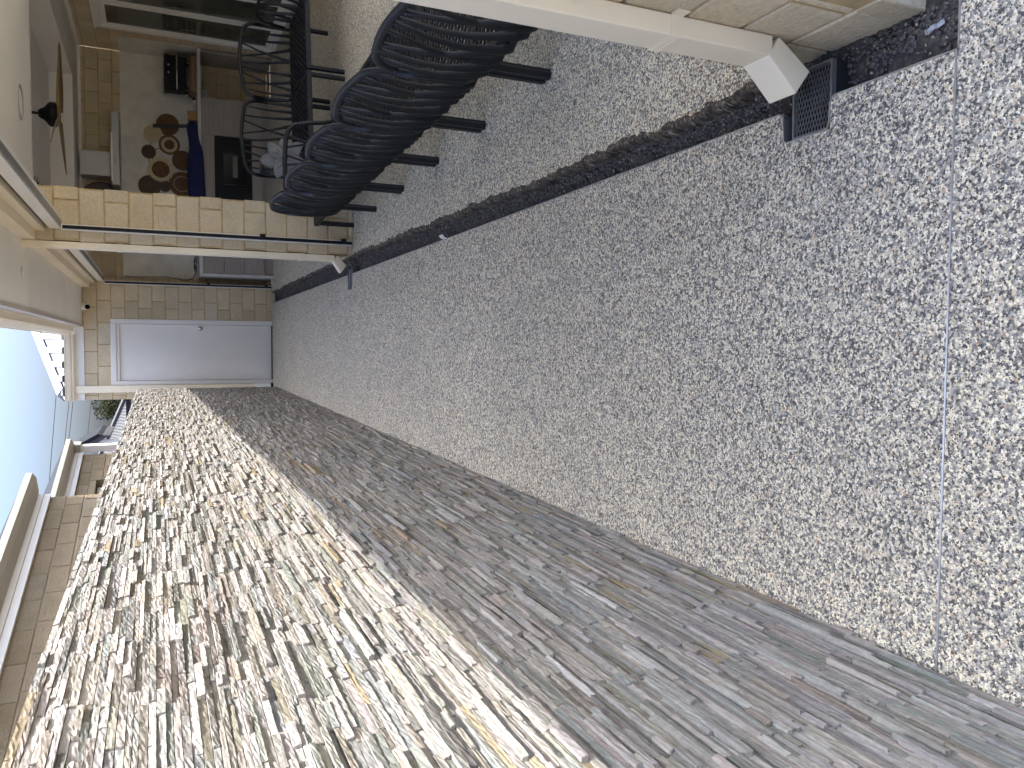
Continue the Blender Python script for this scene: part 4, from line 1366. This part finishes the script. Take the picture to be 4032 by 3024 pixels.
def make_chair(label, group):
    t = thing('lounge_chair', label, 'lounge chair', (0, 0, 0), 0, group)
    mb = MB()
    ap = arch_pts(CWD, .822, .335, .115, .026)
    mb.sweep(ap, [.013]*len(ap), [.018]*len(ap), side=(0, 1, 0), n=8)
    mb.obj('back_frame', M['resin'], t, smooth=True)
    for a, b in zip(TOPS, FEET):
        hw = CWD/2-.03
        x = a*2*hw
        zt = .812 - .024*(abs(a)/.5)**2*1.5 - (0.034 if abs(a) > .40 else 0)
        link('rib', rib_mesh(x, b*2*hw, zt, .318, -.022), t)
    # seat: rim and lattice
    mb = MB()
    hw = CWD/2-.004
    def zs_(y): return .362 - .035*(y/.72)
    mb.add([(-hw, .02, zs_(.02)-.030), (hw, .02, zs_(.02)-.030), (hw, .02, zs_(.02)+.004), (-hw, .02, zs_(.02)+.004),
            (-hw, .055, zs_(.055)-.030), (hw, .055, zs_(.055)-.030), (hw, .055, zs_(.055)+.004), (-hw, .055, zs_(.055)+.004)],
           [(0, 1, 2, 3), (7, 6, 5, 4), (3, 2, 6, 7), (4, 5, 1, 0), (0, 3, 7, 4), (1, 5, 6, 2)])
    mb.bar((-hw, .735, .318), (hw, .735, .318), .030, .040)
    mb.bar((-hw+.014, .05, zs_(.05)-.014), (-hw+.014, .725, zs_(.725)-.012), .028, .038)
    mb.bar((hw-.014, .05, zs_(.05)-.014), (hw-.014, .725, zs_(.725)-.012), .028, .038)
    rim = mb.obj('seat', M['resin'], t)
    mb = MB()
    w2, d0, d1 = hw-.02, .05, .72
    step = .058
    for s in (1, -1):
        k = -20
        for k in range(-20, 40):
            x0 = -w2 + k*step
            # x = x0 + s*(y-d0)*0.75
            m_ = .75*s
            ya, yb = d0, d1
            xa, xb = x0, x0+m_*(d1-d0)
            if m_ > 0:
                if xa < -w2: ya = d0+(-w2-x0)/m_; xa = -w2
                if xb > w2: yb = d0+(w2-x0)/m_; xb = w2
            else:
                if xa > w2: ya = d0+(w2-x0)/m_; xa = w2
                if xb < -w2: yb = d0+(-w2-x0)/m_; xb = -w2
            if yb-ya < .01 or xa > w2+1e-6 or xa < -w2-1e-6 or ya > d1 or yb < d0:
                continue
            mb.bar((xa, ya, zs_(ya)+(.001 if s > 0 else -.001)), (xb, yb, zs_(yb)+(.001 if s > 0 else -.001)), .011, .009)
    mb.obj('lattice', M['resin'], rim)
    for sx, sy, zt in ((-1, .045, .335), (1, .045, .335), (-1, .715, .31), (1, .715, .31)):
        mb = MB()
        x = sx*(CWD/2-.026)
        ang = np.linspace(0, 2*np.pi, 13)[:-1]
        prof = [(.022+.0025*math.cos(6*a)) for a in ang]
        vs = [(x+r*math.cos(a)*.95, sy+r*math.sin(a), z) for z in (0.0, zt) for r, a in zip(prof, ang)]
        n = 12
        fs = [(j, (j+1) % n, n+(j+1) % n, n+j) for j in range(n)] + [tuple(reversed(range(n))), tuple(range(n, 2*n))]
        mb.add(vs, fs)
        mb.obj('leg', M['resin'], t, smooth=False)
    return t
def add_arm(t, side):
    """an end arm: a lower arch with ribs along one side of the chair"""
    xa = side*(CWD/2-.012)
    mb = MB()
    prof = [(-.02, .40), (.03, .60), (.055, .645), (.10, .672), (.17, .682), (.35, .684), (.52, .676), (.59, .655), (.635, .61), (.66, .50), (.675, .40), (.685, .335)]
    pts = [(xa+side*.012*(1 if 0.05 < p[0] < .64 else .4), p[0], p[1]) for p in prof]
    mb.sweep(pts, .012, .017, side=(1, 0, 0), n=8)
    arm = mb.obj('arm', M['resin'], t, smooth=True)
    ya = [.075, .15, .21, .33, .40, .46, .555]
    yb = [.11, .245, .15, .39, .33, .545, .47]
    for a, b in zip(ya, yb):
        mb = MB()
        mb.sweep([(xa+side*.010, a, .668), (xa+side*.018, a+(b-a)*.5, .52), (xa+side*.010, b, .37), (xa-side*.012, b, .330)], [.008, .009, .011, .013], [.013, .016, .018, .016], side=(0, 1, 0), n=8)
        mb.obj('arm_rib', M['resin'], arm, smooth=True)
def arm_copy(src, dst): pass

ROWG = 'charcoal lounge chairs standing side by side with their backs to the path'
FARG = 'charcoal lounge chairs facing down the patio towards the path entrance'
tilt = 0.0385
names = ['nearest lounge chair with its back to the path, partly hidden by the big downpipe',
         'second nearest lounge chair of the row with backs to the path',
         'middle lounge chair of the five with backs to the path',
         'fourth lounge chair along the row with backs to the path',
         'farthest lounge chair of the row with backs to the path, beside the corner table']
proto = make_chair(names[0], ROWG)
rdir = Vector((-math.sin(tilt), math.cos(tilt), 0))
base = Vector((1.142, 3.155, 0)) - rdir*CWD/2*1.004
rzrow = -math.pi/2+tilt
chairs = []
for k in range(5):
    p = base + rdir*(CWD+.004)*k
    rzrow = -math.pi/2+tilt+(0.0, .006, -.005, .004, -.007)[k]
    if k == 0:
        proto.location = p; proto.rotation_euler = (0, 0, rzrow); chairs.append(proto)
    else:
        chairs.append(copy_tree(proto, p, rzrow, names[k], ROWG))
rzf = math.pi + .118
fB = copy_tree(proto, (2.727, 7.965, 0), rzf, 'right hand lounge chair of the far row facing the camera', FARG)
fC = copy_tree(proto, (1.980, 7.878, 0), rzf, 'left hand lounge chair of the far row, behind the pale flower', FARG)
add_arm(chairs[4], -1)
add_arm(fB, -1)
add_arm(fC, 1)

# corner table with a potted flower
ct = thing('corner_table', 'low charcoal resin table in the corner between the two rows of chairs', 'table', (1.375, 6.63, 0), .10)
mb = MB()
a = .30
mb.bar((-a, -a, .318), (a, -a, .318), .03, .036); mb.bar((-a, a, .318), (a, a, .318), .03, .036); mb.bar((-a, -a, .318), (-a, a, .318), .03, .036); mb.bar((a, -a, .318), (a, a, .318), .03, .036)
mb.box(-a+.01, a-.01, -a+.01, a-.01, .322, .334)
o = mb.obj('table_top', M['resin'], ct)
for sx in (-1, 1):
    for sy in (-1, 1):
        mb = MB(); mb.sweep([(sx*(a-.012), sy*(a-.012), 0), (sx*(a-.012), sy*(a-.012), .30)], .021, n=10); mb.obj('leg', M['resin'], ct)
fl = thing('potted_flower', 'pale grey poinsettia in a dark pot on the corner table', 'flower', (1.47, 6.72, .3345))
mb = MB(); mb.lathe([(.055, 0), (.07, .10), (.072, .105), (.06, .105), (.055, .095), (.005, .095)], n=20); mb.obj('pot', M['black'], fl)
mb = MB(); mb.sweep([(0, 0, .09), (.01, -.01, .18), (.03, -.03, .265)], .006, n=6); mb.sweep([(0, 0, .12), (.05, .02, .22), (.06, .05, .30)], .005, n=6); mb.obj('stem', M['leaf'], fl, smooth=True)
def petal(L, w, mat, base, d, nrm, curl, par, nm):
    d = Vector(d).normalized(); nrm = Vector(nrm); nrm = (nrm - d*nrm.dot(d)).normalized(); s = d.cross(nrm)
    mb = MB(); vs = []; fs = []
    n = 7
    for i in range(n+1):
        t = i/n
        ww = w*math.sin(math.pi*min(1, t*.92+.04))**.8*(1 if t < .98 else .1)
        c = Vector(base) + d*L*t + nrm*curl*L*(t*t-.2*t)
        vs += [c - s*ww*.5 + nrm*.012*ww/w, c + nrm*-.004, c + s*ww*.5 + nrm*.012*ww/w]
    for i in range(n):
        a = i*3
        fs += [(a, a+1, a+4, a+3), (a+1, a+2, a+5, a+4)]
    mb.add(vs, fs)
    o = mb.obj(nm, mat, par, smooth=True, fix=False)
    m_ = o.modifiers.new('t', 'SOLIDIFY'); m_.thickness = .0015
    return o
fcen = Vector((.05, -.06, .275))
fn = Vector((-.25, -.85, .45)).normalized()
ux = fn.cross(Vector((0, 0, 1))).normalized(); uz = ux.cross(fn)
for k, (ang_, L, w) in enumerate(((80, .21, .11), (128, .18, .10), (20, .17, .095), (170, .16, .09), (225, .20, .11), (275, .19, .10), (320, .17, .09), (50, .12, .06), (195, .11, .06))):
    a = math.radians(ang_)
    petal(L, w, M['petal'], fcen+fn*(.004*(k % 3)), ux*math.cos(a)+uz*math.sin(a)+fn*.15, fn, -.18, fl, 'petal')
mb = MB()
for k in range(9):
    a = k*2.4; r = .004*math.sqrt(k)
    c = fcen + fn*.012 + ux*r*math.cos(a)*1.5 + uz*r*math.sin(a)*1.5
    mb.sweep([c, c+fn*.012], [.004, .003], n=6)
mb.obj('flower_centre', M['leaf'], fl)
for (bx_, d, L) in (((-.0, -.02, .21), (-.75, -.3, .35), .22), ((.02, 0, .24), (-.45, .1, .9), .17), ((.02, -.02, .22), (-.9, -.2, -.25), .20), ((0, 0, .2), (.8, -.3, .1), .16)):
    petal(L, .075, M['leaf'], bx_, d, (0, -.6, .8), -.25, fl, 'leaf')

# ------------------------------------------------------------------ neighbouring house over the stone wall
NB = thing('neighbour_house', 'neighbouring cream block house seen over the stone wall', 'house')
dN = Vector((.232, .973, 0)).normalized(); nN = Vector((dN.y, -dN.x, 0))
nrz = math.atan2(dN.y, dN.x)
def nface(P, L, name_off, holes=(), z1=2.545, ztop=2.64, wof=.24):
    """one stretch of the neighbour's side: P far end of the gutter lip, running back L towards the camera"""
    o0 = Vector((P[0], P[1], 0)) - nN*wof - dN*(L+.05)
    # local x along dN, face looking to nN = local -y
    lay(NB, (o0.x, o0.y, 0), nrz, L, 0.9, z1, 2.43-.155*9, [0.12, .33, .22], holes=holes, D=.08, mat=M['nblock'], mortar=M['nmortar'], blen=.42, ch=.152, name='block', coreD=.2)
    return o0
oU1 = nface((-1.236, 8.88), 8.0, 'a')
oU2 = nface((-1.31, 12.66), 4.6, 'b', holes=[(4.6-1.85, 4.6-.98, 1.2, 2.33)], wof=.22)
def nbox(o0, x0, x1, y0, y1, z0, z1, nm, mat, par=NB):
    mb = MB(); mb.box(x0, x1, y0, y1, z0, z1)
    o = mb.obj(nm, mat, par, loc=(o0.x, o0.y, 0)); o.rotation_euler = (0, 0, nrz)
    return o
def ngutter(o0, L, wof):
    nbox(o0, 0, L+.0, -.035, .02, 2.545, 2.665, 'fascia', M['white'])
    nbox(o0, 0, L+.0, -.042, -.036, 2.60, 2.604, 'fascia_line', M['ngutter'])
    mb = MB()
    poly = [(0, -.037, 2.652), (0, -wof+.05, 2.668), (0, -wof-.0, 2.70), (0, -wof-.004, 2.755), (0, -wof+.012, 2.758), (0, -.037, 2.756)]
    mb.prism(poly, (0, 0, 0), (L+.06, 0, 0))
    o = mb.obj('gutter', M['ngutter'], NB, loc=(o0.x, o0.y, 0)); o.rotation_euler = (0, 0, nrz)
    mb = MB()
    mb.add([(0, -wof+.03, 2.76), (L+.06, -wof+.03, 2.76), (L-.8, 2.2, 3.75), (0, 2.2, 3.75)], [(0, 1, 2, 3)])
    o = mb.obj('roof', M['roofd'], NB, fix=False, loc=(o0.x, o0.y, 0)); o.rotation_euler = (0, 0, nrz)
ngutter(oU1, 8.0, .24); ngutter(oU2, 4.6, .22)
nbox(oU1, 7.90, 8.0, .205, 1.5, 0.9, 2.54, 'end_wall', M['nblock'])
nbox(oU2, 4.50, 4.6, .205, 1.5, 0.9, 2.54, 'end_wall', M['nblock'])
nbox(oU2, 4.645, 4.735, -.11, -.02, 0.9, 2.66, 'downpipe', M['white'])
nbox(oU2, 4.61, 4.77, -.14, .12, 2.58, 2.70, 'gutter_end', M['ngutter'])
wf = nbox(oU2, 4.6-1.84, 4.6-1.03, .09, .13, 1.2, 2.315, 'window', M['white'])
nbox(oU2, 4.6-1.79, 4.6-1.09, .082, .089, 1.25, 2.265, 'pane', M['glass'], wf)
nbox(oU2, 4.6-1.85, 4.6-.98, .131, .2, 1.2, 2.33, 'window_back', M['nmortar'])

# a smaller grey roof just past the neighbour's corner, at its real distance
def ray_y(px, py, Y):
    d = ((3024-py)-1512)/FPX*rt2 - (px-2016)/FPX*up2 + fw
    return Vector((0, 0, CAMH)) + d*(Y/d.y)
def npx(x, y): return (x*700/2212., 1550+y*700/2212.)
sh = thing('shed_roof', 'small grey roof with dark flashing just past the corner of the neighbouring house', 'roof', (-1.9, 16.5, 0))
A_, B_, C_, D_ = [ray_y(*npx(*p), 16.5) for p in ((900, 675), (1208, 505), (1368, 520), (1085, 695))]
m1_ = ray_y(*npx(1275, 515), 16.5); m2_ = ray_y(*npx(985, 680), 16.5)
def slab(poly, dep, nm, mat, shift=0.0):
    mb = MB(); mb.prism([Vector(p)-Vector((-1.9, 16.5, 0)) for p in poly], (0, shift, 0), (0, dep+shift, 0)); return mb.obj(nm, mat, sh)
slab([A_, B_, m1_, m2_], 1.8, 'flashing', M['roofd'])
slab([m2_, m1_, C_, D_], 1.8, 'fascia', plain('mid_grey', (.062, .062, .062), .5), 0.02)
pst = ray_y(*npx(1285, 600), 16.6)
mb = MB(); mb.box(pst.x+1.9-.04, pst.x+1.9+.04, .12, .2, 0, pst.z+.12); mb.obj('post', M['white'], sh)

# house further off with a ribbed grey roof
fh = thing('far_house', 'distant house with a ribbed grey hip roof and dark gutter', 'house', (-4.0, 28.0, 0))
e0 = ray_y(*npx(1575, 60), 28.0)
zE = 2.478
vs = []; fs = []
C2 = Vector((-1.62+4.0, 0, zE)); tg = math.tan(math.radians(23))
k = 0
rb_ = .10
mbs = MB()
for i in range(70):
    for t_, h in ((0, 0), (.3, .5), (.5, 1), (.7, .5)):
        x = (i+t_)*rb_
        L = min(x, 3.4)
        p0 = C2 + Vector((-x, 0, .022*h)); p1 = C2 + Vector((-x, L, L*tg+.022*h))
        vs += [p0, p1]
for i in range(len(vs)//2-1):
    fs.append((2*i, 2*i+2, 2*i+3, 2*i+1))
mbs.add(vs, fs); mbs.obj('roof', M['roofg'], fh, fix=False, smooth=False)
mb = MB(); mb.bar(C2+Vector((.03, 0, .03)), C2+Vector((-3.4, 3.4, 3.4*tg+.05)), .16, .07); mb.obj('hip_capping', M['roofg'], fh)
mb = MB(); mb.box(C2.x-7, C2.x+.05, -.10, -.005, zE-.13, zE+.01); mb.obj('gutter', M['roofd'], fh)
mb = MB(); mb.box(C2.x-6.8, C2.x-.2, .4, 6.5, 0, zE-.06); mb.obj('wall', plain('pale_render', (.22, .22, .21), .8), fh)
mb = MB(); mb.box(C2.x-1.3, C2.x-.5, .36, .398, 1.1, 2.2); wn_ = mb.obj('window', M['white'], fh)
mb = MB(); mb.box(C2.x-1.22, C2.x-.58, .345, .358, 1.2, 2.1); mb.obj('pane', M['glass'], wn_)
mb = MB(); mb.add([C2+Vector((0, 0, 0)), C2+Vector((-3.4, 3.4, 3.4*tg)), C2+Vector((-3.4, 6.8, 0)), C2+Vector((0, 6.8, 0))], [(0, 1, 2, 3)]); mb.obj('side_roof', M['roofg'], fh, fix=False)

# tree far behind
tr = thing('tree', 'rounded green and yellowish tree behind the distant grey roof', 'tree', (-4.6, 75, 0))
mb = MB(); mb.sweep([(0, 0, 0), (.1, 0, 2.0), (-.1, .1, 3.6), (.1, 0, 5.2)], [.22, .17, .12, .05], n=8)
for a in range(7):
    an = a*.9
    mb.sweep([(0, 0, 2.2+.3*a), (.7*math.cos(an), .7*math.sin(an), 3.0+.32*a), (1.4*math.cos(an), 1.4*math.sin(an), 3.6+.3*a)], [.08, .05, .02], n=6)
mb.obj('trunk', M['bark'], tr, smooth=True)
rl = random.Random(13)
cl = []
for k in range(46):
    th_ = rl.uniform(0, 2*math.pi); ph_ = math.acos(rl.uniform(-.6, 1)); r_ = rl.uniform(.55, 1.0)
    cl.append((Vector((2.15*r_*math.sin(ph_)*math.cos(th_), 2.0*r_*math.sin(ph_)*math.sin(th_), 4.0+2.35*r_*math.cos(ph_))), rl.uniform(.45, .8), rl.random()))
lv = MB(); lv.c = []
for c, r, tone in cl:
    for q in range(150):
        v_ = Vector((rl.gauss(0, 1), rl.gauss(0, 1), rl.gauss(0, 1))).normalized()*r*rl.uniform(.5, 1)**.5
        p = c + v_
        s_ = rl.uniform(.05, .11)
        u_ = Vector((rl.gauss(0, 1), rl.gauss(0, 1), rl.gauss(0, 1))).normalized()
        w_ = u_.orthogonal().normalized()
        g_ = rl.uniform(.7, 1.25)
        col = (Vector((.0075, .0125, .0025)) if tone < .6 else Vector((.034, .035, .007)))*g_
        lv.add([p-u_*s_, p+w_*s_*.6, p+u_*s_, p-w_*s_*.6], [(0, 1, 2, 3)], tuple(col))
lv.obj('crown', M['foliage'], tr, fix=False)

# overhead wires
WIRES = [((700, 0), (655, 1050), 'topmost of the four overhead wires across the sky'), ((858, 95), (843, 560), 'second overhead wire from the top, just above its twin'),
         ((908, 95), (888, 560), 'third overhead wire from the top, just below its twin'), ((1135, 90), (1110, 540), 'lowest overhead wire, near the tree top')]
for a, b, lab in WIRES:
    A, B = ray_y(*npx(*a), 32.0), ray_y(*npx(*b), 32.0)
    B.y = 31.0
    dd = (A-B)
    pts_ = [B - dd*8, B - dd*4, B, A, A + dd*5, A + dd*10]
    if lab.startswith('top'):
        pts_ = [B - dd*3, B - dd*1.5, B, A, A + dd*2, A + dd*5]
    mb = MB(); mb.sweep(pts_, .011, n=6)
    o = mb.obj('overhead_wire', M['twig']); tag(o, lab, 'wire', 'overhead power wires')
